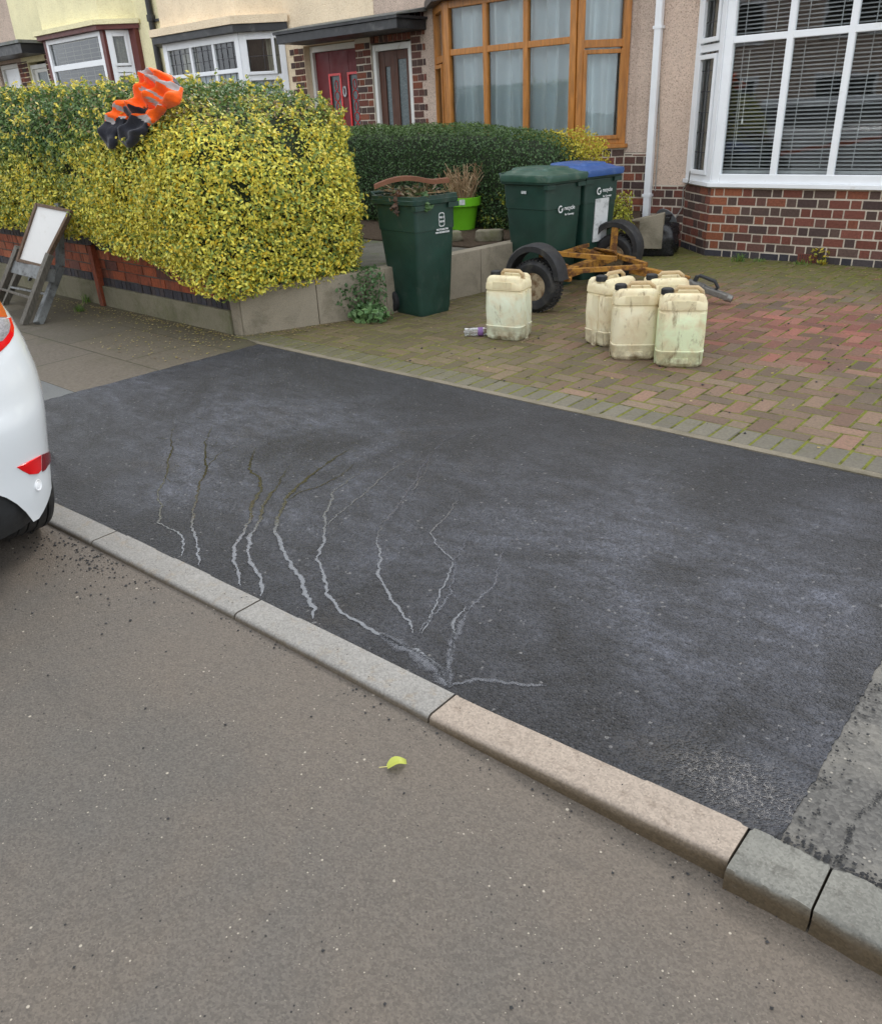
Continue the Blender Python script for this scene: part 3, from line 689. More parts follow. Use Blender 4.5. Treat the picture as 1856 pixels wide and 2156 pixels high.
def bay_slab(mb, P, z0, z1, over):
    """a solid following the bay plan, overhanging by `over`"""
    Q = []
    for i, p in enumerate(P):
        dx = over*(-.9 if i == 0 else .9 if i == len(P)-1 else (-.45 if i == 1 else .45)); Q.append((p[0]+dx, p[1]-(over if 0 < i < len(P)-1 else over*.2)))
    n = len(Q); mb.add([(x, y, z0) for x, y in Q]+[(x, y, z1) for x, y in Q], [tuple(reversed(range(n))), tuple(range(n, 2*n))]+[(i, (i+1) % n, n+(i+1) % n, n+i) for i in range(n)])

# ---- house 1: pink pebbledash, white bay
h1 = tag(empty('terraced_house', (-2.1, F, 0)), 'pebbledash house with white bay window over a red brick plinth', 'house', 'terraced houses in the row')
h1i = Matrix.Translation((2.1, -F, 0))
ROOTS = []
def part(mb, name, mat, root, **k):      # geometry is written in world coordinates; shift into the root's frame
    o = mb.build(name, mat, None, **k); o.parent = root; o.matrix_parent_inverse = Matrix.Translation(root.location).inverted(); return o
def reroot(root):
    for o in root.children:
        if o.matrix_parent_inverse == Matrix.Identity(4): o.matrix_parent_inverse = Matrix.Translation(root.location).inverted()
P1 = [(-4.40, F), (-3.90, B), (-1.15, B), (-.65, F)]
mb = MB(); panels(mb, -4.88, .7, .69, 5.6, [(-4.38, -.67, .69, 2.62)]); mb.build('wall', 'dash_pink', h1)
mb = MB(); mb.box((-4.88, F, -.3), (-4.38, F+.22, .69)); mb.box((-.67, F, -.3), (.7, F+.22, .69)); bay_panel(mb, P1, -.3, .72, .16); mb.build('plinth', 'mortar', h1)
mb = MB()
brick_rows(mb, (-4.86, F), (-4.41, F), .0, .69, blue=0)
brick_rows(mb, P1[0], P1[1], -.012, .72, blue=1, phase=.06)
brick_rows(mb, P1[1], P1[2], -.012, .72, blue=1, orange_left=.16)
mb.build('brickwork', 'brick', h1)
mb = MB(); brick_rows(mb, (-.6, F), (.7, F), .0, .69); mb.build('brickwork', 'brick', h1)
mb = MB(); bay_slab(mb, P1, .722, .765, .055); mb.build('sill', 'upvc', h1, bevel=.005)
mb = MB(); bay_slab(mb, P1, 2.60, 2.72, .12); mb.build('soffit', 'white', h1)
mb = MB(); bay_panel(mb, P1, 2.725, 5.2, .12); mb.build('bay_wall', 'dash_pink', h1)
w = window(h1, P1[1], P1[2], .765, 2.60, [.645, 1.21, 1.79, 2.36], [2.10], 'upvc', .085, .062)
w2 = window(h1, P1[0], P1[1], .765, 2.60, [], [2.06], 'upvc', .10, .07, sash=((.13, .56, .83, 2.0), (.13, .56, 2.11, 2.55)))
leads(w2, P1[0], P1[1], .85, 2.52, (.29, .40), (1.05, 1.25, 1.45, 1.65, 1.85, 2.3))
window(h1, P1[2], P1[3], .765, 2.60, [], [2.06], 'upvc', .10, .07)
blinds(h1, P1[1], P1[2], .90, 2.55, .036); blinds(h1, P1[2], P1[3], .90, 2.55, .036)
curtain(h1, P1[0], P1[1], .78, 2.58, 'lace', .10, 5, .012)
mb = MB(); mb.tube([(-3.66+.0, B+.05, 2.0), (-3.66, B+.05, 1.38)], .003, 5); mb.tube([(-3.66, B+.05, 1.38), (-3.66, B+.05, 1.33)], .009, 6); mb.tube([(-3.71, B+.05, 1.75), (-3.705, B+.05, 1.12)], .003, 5); mb.build('blind_cord', 'white', h1)
mb = MB(); ubox(mb, frame_of(P1[1], P1[2])[0], 1.02, 1.25, 0.001, .012, .002, .085); vb = mb.build('air_brick', 'redvent', h1)
mb = MB()
for i in range(8):
    for j in range(4): ubox(mb, frame_of(P1[1], P1[2])[0], 1.04+i*.025, 1.052+i*.025, .0121, .0135, .014+j*.018, .024+j*.018)
mb.build('vent_holes', 'black', vb)
shell(h1, -4.88, .7, 5.6, .45, 'dash_pink')
mb = MB(); mb.box((-4.905, F-.075, .20), (-4.825, F-.01, 5.4)); o = mb.build('downpipe', 'upvc', h1, bevel=.008)
mb = MB(); mb.box((-4.92, F-.08, .56), (-4.81, F-.004, .59)); mb.build('pipe_bracket', 'upvc', o); mb = MB(); mb.box((-4.92, F-.08, 2.3), (-4.81, F-.004, 2.33)); mb.build('pipe_bracket', 'upvc', o)
mb = MB(); mb.tube([V(1390, 0, F-.01), V(1386, 60, F-.01)+Vector((.02, 0, 0)), Vector((-4.79, F-.012, 1.2)), Vector((-4.785, F-.012, .62))], .006, 6); mb.tube([V(1452, 360, F-.4), V(1449, 382, 9.3), (-4.42, F-.03, .66), (-4.42, F-.02, .45), (-4.55, F-.03, .22), (-4.6, F-.06, .1)], .007, 6); mb.build('cable', 'wire', h1)
reroot(h1)

# ---- house 2: brown pebbledash, golden oak bay, brown door
h2 = tag(empty('terraced_house', (-7.1, F, 0)), 'pebbledash house with golden brown bay window, net curtains and brown door', 'house', 'terraced houses in the row')
P2 = [(-8.17, F), (-7.62, B), (-5.66, B), (-5.24, F)]
DOOR2 = (-9.40, -8.62, .4, 2.50)
mb = MB(); panels(mb, -9.29, -4.883, 1.045, 5.85, [(-8.15, -5.26, 1.045, 2.82), (-9.29, -8.62, 1.045, 2.50)]); mb.build('wall', 'dash_dark', h2)
mb = MB(); panels(mb, -9.72, -4.883, -.3, 1.04, [(-9.40, -8.62, .4, 1.04), (-8.15, -5.26, .39, 1.04)]); bay_panel(mb, P2, -.3, 1.10, .16); mb.box((-9.72, F, 1.04), (-9.402, F+.22, 2.6)); mb.build('plinth', 'mortar', h2)
mb = MB()
brick_rows(mb, (-5.22, F), (-4.93, F), .0, 1.04, phase=.05)
mb.build('brickwork', 'brick', h2); mb = MB(); brick_rows(mb, P2[1], P2[2], .0, 1.10); brick_rows(mb, P2[2], P2[3], .0, 1.10)
mb.build('brickwork', 'brick', h2); mb = MB()
z = .42; i = 0                                              # toothed quoin right of the door
while z < 2.78:
    brick_rows(mb, (-8.61, F), (-8.36 if i % 2 else -8.44, F), z, z+.092, phase=.1*(i % 2), out=.008); z += .092; i += 1
mb.build('brickwork', 'brick', h2); mb = MB(); brick_rows(mb, (-9.72, F), (-9.41, F), .42, 2.55, out=.008)
brick_rows(mb, (-9.722, F+.3), (-9.722, F+.0), .42, 2.55, out=.006)
mb.build('brickwork', 'brick', h2); mb = MB(); brick_rows(mb, (-9.40, F), (-8.62, F), 2.502, 2.62, course=.118, bond='header', hd=.09, out=.008)
mb.build('brickwork', 'brick', h2)
mb = MB(); bay_slab(mb, P2, 1.10, 1.145, .06); mb.build('sill', 'brownwin', h2, bevel=.005)
mb = MB(); bay_slab(mb, P2, 2.815, 2.90, .16); mb.build('gutter_board', 'black', h2)
mb = MB(); bay_panel(mb, P2, 2.905, 5.4, .12); mb.build('bay_wall', 'dash_dark', h2)
f = lambda x: x-(-7.62)
window(h2, P2[1], P2[2], 1.145, 2.815, [f(-6.97), f(-6.365)], [2.25], 'brownwin', .085, .07)
wr = window(h2, P2[2], P2[3], 1.145, 2.815, [], [2.20], 'brownwin', .085, .08, sash=((.07, .55, 1.2, 2.14),))
window(h2, P2[0], P2[1], 1.145, 2.815, [], [2.20], 'brownwin', .085, .08, sash=((.1, .6, 1.2, 2.14),))
curtain(h2, P2[1], P2[2], 1.15, 2.80, 'net', .15, 11, .05, name='net_curtain'); curtain(h2, P2[2], P2[3], 1.15, 2.80, 'net', .13, 4, .04, name='net_curtain'); curtain(h2, P2[0], P2[1], 1.15, 2.80, 'net', .12, 4, .02, name='net_curtain')
def door(root, x0, x1, z0, z1, y, mat, framemat, panes, glassmat, arch=True):
    mb = MB(); fw = .06
    mb.box((x0, y-.05, z0), (x0+fw, y+.06, z1)); mb.box((x1-fw, y-.05, z0), (x1, y+.06, z1)); mb.box((x0+fw, y-.047, z1-fw-.02), (x1-fw, y+.057, z1))
    fo = mb.build('door_frame', framemat, root, bevel=.005)
    mb = MB(); a, b = x0+fw+.003, x1-fw-.003; top = z1-fw-.023; us = [a]+[v for p in panes for v in p[:2]]+[b]
    for i in range(0, len(us), 2): mb.box((us[i], y, z0), (us[i+1], y+.045, top))
    for p in panes: mb.box((p[0], y+.003, z0), (p[1], y+.042, p[2])); mb.box((p[0], y+.003, p[3]), (p[1], y+.042, top))
    d = mb.build('door', mat, root, bevel=.004)
    for p in panes:
        mb = MB(); mb.box((p[0], y+.02, p[2]), (p[1], y+.028, p[3])); mb.build('door_pane', glassmat, d)
    return d
d2 = door(h2, -9.385, -8.63, .42, 2.48, F+.06, 'brownwood', 'white', [(-9.20, -9.10, .6, 2.2), (-8.95, -8.78, .6, 2.28)], 'frost')
# canopy over both doors
mb = MB(); cy = 8.92
a = V(579, 67, cy); b = V(834, 29, cy)
mb.box((a.x, cy, 2.585), (b.x, F-.003, 2.70)); cn = mb.build('porch_canopy', 'black', h2, bevel=.006)
mb = MB(); mb.box((a.x-.03, cy-.03, 2.702), (b.x+.03, F-.004, 2.735)); mb.build('canopy_edge', 'black', cn)
mb = MB(); mb.add([(a.x-.04, cy-.04, 2.737), (b.x+.04, cy-.04, 2.737), (b.x+.04, F-.005, 2.80), (a.x-.04, F-.005, 2.80), (a.x-.04, cy-.04, 2.75), (b.x+.04, cy-.04, 2.75), (b.x+.04, F-.005, 2.85), (a.x-.04, F-.005, 2.85)], [(3, 2, 1, 0), (4, 5, 6, 7), (0, 1, 5, 4), (1, 2, 6, 5), (2, 3, 7, 6), (3, 0, 4, 7)]); mb.build('canopy_roof', 'lead', cn)
shell(h2, -9.29, -4.883, 5.85, .5, 'dash_dark')
reroot(h2)

# ---- house 3: cream roughcast, white bay, red door
h3 = tag(empty('terraced_house', (-12, F, 0)), 'cream roughcast house with leaded white bay window and red front door', 'house', 'terraced houses in the row')
xr3 = V(603, 120, F).x
P3 = [(-14.55, F), (-13.95, B), (-11.83, B), (xr3, F)]
mb = MB(); panels(mb, -14.64, -9.295, -.3, 6.1, [(-14.53, xr3-.02, 1.42, 2.82), (-10.86, -9.725, .4, 2.58), (-9.725, -9.295, -.3, 2.6)]); bay_panel(mb, P3, -.3, 1.42, .16); mb.build('wall', 'dash_cream', h3)
mb = MB()
z = 1.1; i = 0
while z < 2.55:
    brick_rows(mb, (-11.10-(.08 if i % 2 else 0), F), (-10.87, F), z, z+.092, out=.009, phase=.1*(i % 2)); z += .092; i += 1
mb.build('brickwork', 'brick', h3)
mb = MB(); bay_slab(mb, P3, 2.83, 2.93, .15); mb.build('head_board', 'black', h3)
mb = MB(); bay_slab(mb, P3, 2.932, 3.04, .19); bay_panel(mb, P3, 3.045, 5.6, .12); mb.build('bay_wall', 'dash_cream', h3)
mb = MB(); bay_slab(mb, P3, 1.38, 1.43, .05); mb.build('sill', 'upvc', h3)
us3 = [V(q, 120, B).x+13.95 for q in (404, 452)]
w3 = window(h3, P3[1], P3[2], 1.43, 2.83, us3, [2.32], 'upvc', .11, .06); leads(w3, P3[1], P3[2], 1.6, 2.75, [.25, .42, .58, .9, 1.06, 1.22, 1.6, 1.75, 1.9], [2.5, 2.65])
M_, L3 = frame_of(P3[2], P3[3])
w3b = window(h3, P3[2], P3[3], 1.43, 2.83, [], [2.2], 'upvc', .10, .08, sash=((.07, L3-.16, 2.24, 2.77),)); leads(w3b, P3[2], P3[3], 2.3, 2.72, [L3/2], [2.5])
window(h3, P3[0], P3[1], 1.43, 2.83, [], [2.2], 'upvc', .10, .08)
curtain(h3, P3[1], P3[2], 1.45, 2.8, 'curtain', .2, 4, .03, .13, .30); curtain(h3, P3[2], P3[3], 1.45, 2.8, 'curtain', .14, 4, .03, .55, .95)
curtain(h3, P3[1], P3[2], 1.45, 2.28, 'net', .12, 16, .012, name='net_curtain'); curtain(h3, P3[2], P3[3], 1.45, 2.16, 'net', .11, 6, .012, name='net_curtain')
d3 = door(h3, -10.85, -9.74, .42, 2.57, F+.16, 'red', 'white', [(-10.48, -10.27, 1.3, 2.15), (-10.06, -9.88, 1.3, 2.15)], 'frost')
mb = MB(); mb.tube([(-10.17+.03*math.sin(t), F+.145, 2.0-.07+.07*math.cos(t)) for t in np.linspace(.2, 6.1, 14)], .012, 6); mb.build('knocker', 'sticker', d3)
mb = MB()
for (a, b) in ((-10.48, -10.27), (-10.06, -9.88)):
    for k in range(5): mb.tube([((a+b)/2+.06*math.sin(t)*(1 if k % 2 else .6), F+.175, 1.42+k*.15+.07*math.cos(t)) for t in np.linspace(0, 6.28, 9)], .006, 4)
    mb.box((a-.035, F+.15, 1.265), (a-.002, F+.158, 2.185)); mb.box((b+.002, F+.15, 1.265), (b+.035, F+.158, 2.185)); mb.box((a-.002, F+.15, 2.152), (b+.002, F+.158, 2.185))
mb.build('door_moulding', 'redlens', d3)
shell(h3, -14.64, -9.295, 6.1, .6, 'dash_cream')
reroot(h3)

# ---- house 4: yellow, maroon trim
h4 = tag(empty('terraced_house', (-17.4, F, 0)), 'yellow roughcast house with white bay window in maroon trim', 'house', 'terraced houses in the row')
xr4 = V(303, 140, F).x
P4 = [(-18.75, F), (-18.12, B), (-15.88, B), (xr4, F)]
mb = MB(); panels(mb, -20.32, -14.644, -.3, 6.5, [(-18.73, xr4-.02, 1.8, 3.2), (-20.05, -19.2, .7, 2.95)]); bay_panel(mb, P4, -.3, 1.8, .16); mb.build('wall', 'dash_yellow', h4)
mb = MB(); bay_slab(mb, P4, 3.205, 3.28, .13); mb.build('head_board', 'maroon', h4)
mb = MB(); bay_slab(mb, P4, 3.282, 3.36, .18); bay_panel(mb, P4, 3.365, 6., .12); mb.build('bay_wall', 'dash_yellow', h4)
mb = MB()
for a in (P4[1], P4[2]): mb.box((a[0]-.05, a[1]-.02, 1.8), (a[0]+.06, a[1]+.08, 3.203)); mb.build('bay_post', 'maroon', h4); mb = MB()
mb.box((xr4-.16, F-.09, 1.8), (xr4+.05, F-.004, 3.203)); mb.build('bay_post', 'maroon', h4)
window(h4, (P4[1][0]+.065, B), (P4[2][0]-.055, B), 1.8, 3.2, [], [2.70], 'upvc', .08, .10)
M_, L4 = frame_of(P4[2], P4[3])
window(h4, (P4[2][0]+.07, P4[2][1]+.035), (xr4-.17, F-.05), 1.8, 3.2, [], [2.56], 'upvc', .09, .09, sash=((.06, L4-.30, 2.62, 3.14), (.06, L4-.30, 1.86, 2.5)))
window(h4, P4[0], P4[1], 1.8, 3.2, [], [2.5], 'upvc', .09, .08)
blinds(h4, P4[1], P4[2], 1.85, 3.15, .075, 'curtain', .16, tilt=.25, depth=.05); curtain(h4, P4[2], P4[3], 1.8, 3.18, 'lace', .12, 8, .015)
mb = MB(); a = V(311, 75, F-.06); mb.tube([(-14.80, F-.06, .3), (-14.80, F-.06, 6.4)], .055, 10); pp = mb.build('downpipe', 'black', h4, smooth=True)
mb = MB(); zb = V(306, 40, F-.06).z; mb.tube([(-14.80, F-.06, zb-.05), (-14.80, F-.06, zb+.05)], .075, 10); mb.box((-14.8, F-.05, zb-.06), (-14.55, F-.01, zb-.02)); mb.build('pipe_collar', 'black', pp)
door(h4, -20.03, -19.22, .72, 2.9, F+.08, 'white', 'white', [(-19.85, -19.4, 1.2, 2.75)], 'frost')
mb = MB(); brick_rows(mb, (-19.19, F), (-18.78, F), 1.4, 3.15, out=.008); mb.build('brickwork', 'brick', h4); mb = MB(); brick_rows(mb, (-20.5, F), (-20.06, F), 1.4, 3.0, out=.008); mb.build('brickwork', 'brick', h4)
mb = MB(); mb.box((-23.3, 8.95, 3.06), (-19.0, F-.003, 3.24)); c4 = mb.build('porch_canopy', 'black', h4, bevel=.006)
mb = MB(); mb.box((-23.35, 8.9, 3.243), (-18.95, F-.004, 3.30)); mb.build('canopy_roof', 'lead', c4)
shell(h4, -20.32, -14.644, 6.5, .8, 'dash_yellow')
reroot(h4)
# ---- house 5: far left, pink
h5 = tag(empty('terraced_house', (-23, F, 0)), 'pinkish pebbledash house with white panelled door at the far left', 'house', 'terraced houses in the row')
mb = MB(); panels(mb, -26, -20.324, -.3, 6.8, [(-21.55, -20.55, .8, 3.0)]); mb.build('wall', 'dash_dark', h5)
mb = MB(); mb.box((-21.52, F+.05, .82), (-21.44, F+.15, 2.98)); mb.box((-20.66, F+.05, .82), (-20.58, F+.15, 2.98)); mb.box((-21.44, F+.05, 2.9), (-20.66, F+.147, 2.98)); fo = mb.build('door_frame', 'white', h5)
mb = MB(); mb.box((-21.43, F+.1, .82), (-20.67, F+.14, 2.895)); d5 = mb.build('door', 'upvc', h5)
mb = MB()
for k in range(3): mb.box((-21.33, F+.09, 1.0+k*.6), (-21.1, F+.098, 1.5+k*.6)); mb.box((-21.0, F+.09, 1.0+k*.6), (-20.77, F+.098, 1.5+k*.6))
mb.build('door_panel', 'upvc', d5)
mb = MB(); mb.box((-20.85, F+.07, 1.86), (-20.78, F+.099, 1.98)); mb.build('handle', 'black', d5)
shell(h5, -26, -20.324, 6.8, .9, 'dash_dark')
reroot(h5)
# ---- plain house across the road that the window glass mirrors
h6 = tag(empty('terraced_house', (-6, -14, 0)), 'grey house across the road, seen only mirrored in the white bay glass', 'house', 'houses across the road')
mb = MB(); mb.box((-16, -20, -.3), (6, -14, 5.4)); mb.build('wall', 'dash_dark', h6)
mb = MB(); mb.add([(-16.2, -13.6, 5.4), (6.2, -13.6, 5.4), (6.2, -17, 7.8), (-16.2, -17, 7.8), (-16.2, -20.4, 5.4), (6.2, -20.4, 5.4)], [(0, 1, 2, 3), (3, 2, 5, 4), (0, 3, 4), (1, 5, 2), (0, 4, 5, 1)]); mb.build('roof', 'roof', h6)
for k in range(5):
    for zb in (.9, 3.3):
        mb = MB(); x = -14.5+k*4; mb.box((x, -14.0, zb), (x+2, -13.95, zb+1.3)); wf = mb.build('window', 'upvc', h6)
        mb = MB(); mb.box((x+.1, -13.95, zb+.1), (x+.95, -13.94, zb+1.2)); mb.box((x+1.05, -13.95, zb+.1), (x+1.9, -13.94, zb+1.2)); mb.build('pane', 'carglass', wf)
reroot(h6)

# ================================================================ GARDEN WALLS AND GROUND
WALLP = [(-5.53, 3.885), (-5.01, 5.045), (-4.87, 6.2), (-4.66, 7.7), (-4.40, 8.75)]
SW = [(-5.53, 3.885), (-5.27, 4.48), (-5.01, 5.045), (-4.87, 6.2), (-4.70, 7.4)]
mb = MB(); tops = [.36, .375, .395, .405, .42]
for (a, b, ta, tb) in zip(SW, SW[1:], tops, tops[1:]):
    a = Vector(a); b = Vector(b); d = (b-a).normalized(); n = Vector((d.y, -d.x)); i_ = a-n*.13; j_ = b-n*.13; e = d*.004
    mb.add([(a.x, a.y, -.2), (b.x-e.x, b.y-e.y, -.2), (j_.x, j_.y, -.2), (i_.x, i_.y, -.2), (a.x, a.y, ta), (b.x-e.x, b.y-e.y, tb), (j_.x, j_.y, tb), (i_.x, i_.y, ta)], [(3, 2, 1, 0), (4, 5, 6, 7), (0, 1, 5, 4), (1, 2, 6, 5), (2, 3, 7, 6), (3, 0, 4, 7)])
tag(mb.build('concrete_wall', 'concrete', bevel=.008), 'low stained concrete retaining wall running from pavement corner back behind the green bins', 'wall')
mb = MB(); a, b = V(1300, 480, 8.55), V(1397, 450, 8.72)
dd = (Vector((b.x-a.x, b.y-a.y, 0))).normalized(); a2 = Vector((a.x, a.y, 0))-dd*.15
nn = Vector((dd.y, -dd.x, 0))
for (q0, q1) in ((a2, Vector((b.x, b.y, 0))),):
    vs = [q0, q1, q1-nn*.14, q0-nn*.14]
    mb.add([(v.x, v.y, .09) for v in vs]+[(v.x, v.y, zt) for v, zt in zip(vs, (.33, .47, .47, .33))], [(3, 2, 1, 0), (4, 5, 6, 7), (0, 1, 5, 4), (1, 2, 6, 5), (2, 3, 7, 6), (3, 0, 4, 7)])
tag(mb.build('concrete_slab', 'concrete', bevel=.008), 'short concrete wall end between the blue lidded bin and the black bag', 'wall')
# brick garden wall in front of the hedge
gw = tag(empty('brick_wall', (-8, 3.9, 0)), 'low red brick garden wall with blue brick courses under the yellow hedge', 'wall')
RED = [((.30, .075, .03), 3), ((.24, .065, .032), 2), ((.36, .105, .045), 1), ((.15, .055, .04), .7)]
def wallseg(x0, x1, ya, yb, z0, parent):
    mb = MB(); M, L = frame_of((x0, ya), (x1, yb))
    ubox(mb, M, 0, L, -.2, -.004, z0+.01, .62); mb.build('wall_core', 'gmortar', parent)
    mb = MB()
    brick_rows(mb, (x0, ya), (x1, yb), z0, z0+.082, course=.082, hd=.075, mort=.008, pal=BLUE, bond='header', out=.004)
    brick_rows(mb, (x0, ya), (x1, yb), z0+.082, z0+.082+.087*3, course=.087, st=.235, mort=.010, pal=RED, bond='stretcher', out=.004)
    brick_rows(mb, (x0, ya), (x1, yb), z0+.082+.087*3, z0+.082+.087*3+.11, course=.11, hd=.08, mort=.008, pal=BLUE, bond='header', out=.006)
    mb.build('brickwork', 'gbrick', parent)
    mb = MB(); ubox(mb, M, 0, L, -.22, .03, -.1, z0); mb.build('plinth', 'plinth', parent, bevel=.006)
wallseg(-7.80, -5.66, 3.94, 3.885, .19, gw)
wallseg(-12.0, -7.88, 4.05, 3.945, .22, gw)
mb = MB(); mb.box((-7.876, 3.885, -.05), (-7.806, 4.02, .57), (.26, .065, .03)); mb.build('tile_pier', 'gbrick', gw)
mb = MB(); mb.box((-5.655, 3.872, -.05), (-5.545, 4.05, .30), (.3, .3, .3)); mb.build('end_block', 'concrete', gw, bevel=.01)
reroot(gw)
# raised front gardens
def terrace(name, pts, z, mat): return sheet(name, pts, z, mat, .3)
terrace('garden_path', [(-5.62, 4.06), (-5.40, 4.52), (-5.14, 5.06), (-5.0, 6.2), (-4.84, 7.38), (-12, 7.0), (-12, 4.3)], .372, 'path')
terrace('garden_bed', [(-5.12, 6.35), (-4.86, 7.36), (-4.50, 8.6), (-4.95, F-.01), (-26, F-.01), (-26, 6.9), (-8, 6.6), (-6.5, 6.35)], .388, 'soil')
# ================================================================ HEDGES
def rbox_sdf(P, c, h, r):
    q = np.abs(P-c)-(h-r); return np.linalg.norm(np.maximum(q, 0), axis=1)+np.minimum(q.max(1), 0)-r
def shell_points(sdf, lo, hi, n, deep, shallow=.02, keep=None):
    out = []; tot = 0; lo = np.array(lo); hi = np.array(hi)
    while tot < n:
        P = RNG.uniform(lo, hi, (400000, 3)); d = sdf(P); m = (d < shallow) & (d > -deep)
        if keep is not None: m &= keep(P)
        P = P[m]; out.append(P); tot += len(P)
    P = np.concatenate(out)[:n]; e = .02
    g = np.stack([sdf(P+np.eye(3)[k]*e)-sdf(P-np.eye(3)[k]*e) for k in range(3)], 1); g /= np.linalg.norm(g, axis=1)[:, None]+1e-9
    return P, g
def core_mesh(name, lo, hi, parent, mat='core'):
    mb = MB(); mb.box(lo, hi); return mb.build(name, mat, parent, bevel=.12)
def lerpc(a, b, t): return np.array(a)[None]*(1-t[:, None])+np.array(b)[None]*t[:, None]
# --- the big variegated hedge
hg = tag(empty('hedge', (-7.5, 4.4, .5)), 'big yellow variegated hedge spilling over the brick garden wall', 'hedge')
C1, H1 = np.array([-8.57, 4.41, 1.05]), np.array([3.35, .75, .84])
def sdf1(P):
    Q = P.copy()
    Q[:, 2] -= np.interp(P[:, 0], [-12, -8.5, -6.5, -5.5], [.08, .03, -.05, -.07])        # rises to the left
    Q[:, 1] += np.interp(P[:, 2], [.3, 1.0, 1.4, 1.9], [.02, .0, -.03, -.20])           # face leans back towards the top
    # right end follows the slanting side wall
    Q[:, 0] -= np.interp(P[:, 1], [3.6, 4.6, 5.4], [-.10, .05, .16])
    Q[:, 0] += np.interp(P[:, 2], [.3, .9, 1.25, 1.5, 1.7, 1.9], [.0, .0, .10, .24, .44, .9])
    d = rbox_sdf(Q, C1, H1, .42)
    bot = np.interp(P[:, 0], [-9, -7, -6, -5.5, -5.1], [.80, .67, .54, .37, .35])
    d = np.maximum(d, bot-P[:, 2])
    return d+wob(P, 3.0)*.05+wob(P, 8.5, 1)*.03
P, g = shell_points(sdf1, (-12, 3.4, .2), (-4.7, 5.5, 2.3), 165000, .13, .03, keep=lambda P: (P[:, 0] > -10.8) & ((P[:, 1] < 4.7) | (RNG.uniform(0, 1, len(P)) < .5) | (P[:, 0] > -5.9)))
gap = (wob(P, 11, 5)+.5*wob(P, 23, 6) > .80) & (sdf1(P) > -.10); P = P[~gap]; g = g[~gap]
t1 = wob(P, 2.2, 2); t2 = wob(P, 6.5, 3); rnd = RNG.uniform(0, 1, len(P))
endf = np.clip((P[:, 0]+6.9)/1.4, 0, 1)
green = .72*(1-endf)+.85*np.clip((P[:, 2]-1.35)/.42, -.6, 1)+.42*t1+.40*t2-.20*endf+.22*np.clip((-7.6-P[:, 0])/1.2, 0, 1)+RNG.normal(0, .22, len(P))
gl = np.clip(green*1.6-.42, 0, 1)
deep = np.clip(-sdf1(P)/.13, 0, 1)
yel = lerpc((.90, .79, .11), (.72, .69, .13), RNG.uniform(0, 1, len(P)))
yel = np.where((rnd < .10)[:, None], np.array([.84, .58, .04])[None], yel)
yel = np.where((rnd > .78)[:, None], np.array([.34, .42, .09])[None], yel)
grn = lerpc((.045, .11, .028), (.15, .24, .06), RNG.uniform(0, 1, len(P)))
tan = (rnd > .3) & (rnd < .42) & (P[:, 2] > 1.55); 
col = yel*(1-gl[:, None])+grn*gl[:, None]
col = np.where(tan[:, None], np.array([.30, .22, .10])[None], col)
col = np.where((RNG.uniform(0, 1, len(P)) < .09)[:, None], grn, col)
col *= RNG.uniform(.75, 1.2, len(P))[:, None]
vv, qq = leafquads(P, g+np.array([0, 0, .25]), .034*np.where(RNG.uniform(0, 1, len(P)) < .15, 1.45, 1.), .020, .7)
o = npmesh('foliage', vv-np.array(hg.location), qq, col, 'leaf', hg)
# sprigs that stick out of the outline
Pn, gn = shell_points(sdf1, (-12, 3.4, .5), (-4.7, 5.5, 2.3), 1300, .02, .03, keep=lambda P: (P[:, 0] > -9.6))
sv = []; sc2 = []; sn = []
for p_, g_2 in zip(Pn, gn):
    d_ = g_2*.6+np.array([0, 0, .6])+RNG.normal(0, .35, 3); d_ /= np.linalg.norm(d_); Ls = RNG.uniform(.03, .12)
    for k in range(int(5+Ls*70)): sv.append(p_+d_*Ls*RNG.uniform(0, 1)+RNG.normal(0, .010, 3)); sn.append(g_2); sc2.append(np.array([.72, .60, .09]) if RNG.random() < .6 else np.array([.24, .32, .07]))
vv, qq = leafquads(np.array(sv), np.array(sn), .040, .021, .9)
npmesh('sprigs', vv-np.array(hg.location), qq, np.array(sc2)*RNG.uniform(.75, 1.2, len(sv))[:, None], 'leaf', hg)
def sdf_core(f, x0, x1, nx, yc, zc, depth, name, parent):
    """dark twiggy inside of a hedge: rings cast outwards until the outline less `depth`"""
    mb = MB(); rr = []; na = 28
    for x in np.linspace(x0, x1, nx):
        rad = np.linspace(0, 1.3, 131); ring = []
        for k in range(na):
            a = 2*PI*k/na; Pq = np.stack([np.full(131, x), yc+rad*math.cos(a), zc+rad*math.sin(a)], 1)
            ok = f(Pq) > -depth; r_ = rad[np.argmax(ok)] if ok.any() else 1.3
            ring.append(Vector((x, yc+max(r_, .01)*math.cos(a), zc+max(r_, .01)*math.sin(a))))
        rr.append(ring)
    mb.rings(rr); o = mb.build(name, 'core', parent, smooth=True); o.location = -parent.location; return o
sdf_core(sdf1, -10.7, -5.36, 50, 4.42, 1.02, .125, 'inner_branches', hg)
mb = MB()
for k in range(14):
    x = -10.5+k*.36; mb.tube([(x, 4.3, .38), (x+random.uniform(-.1, .1), 4.25+random.uniform(-.1, .1), .9)], [.025, .018], 6)
o = mb.build('stem', 'bark', hg); o.location = -hg.location

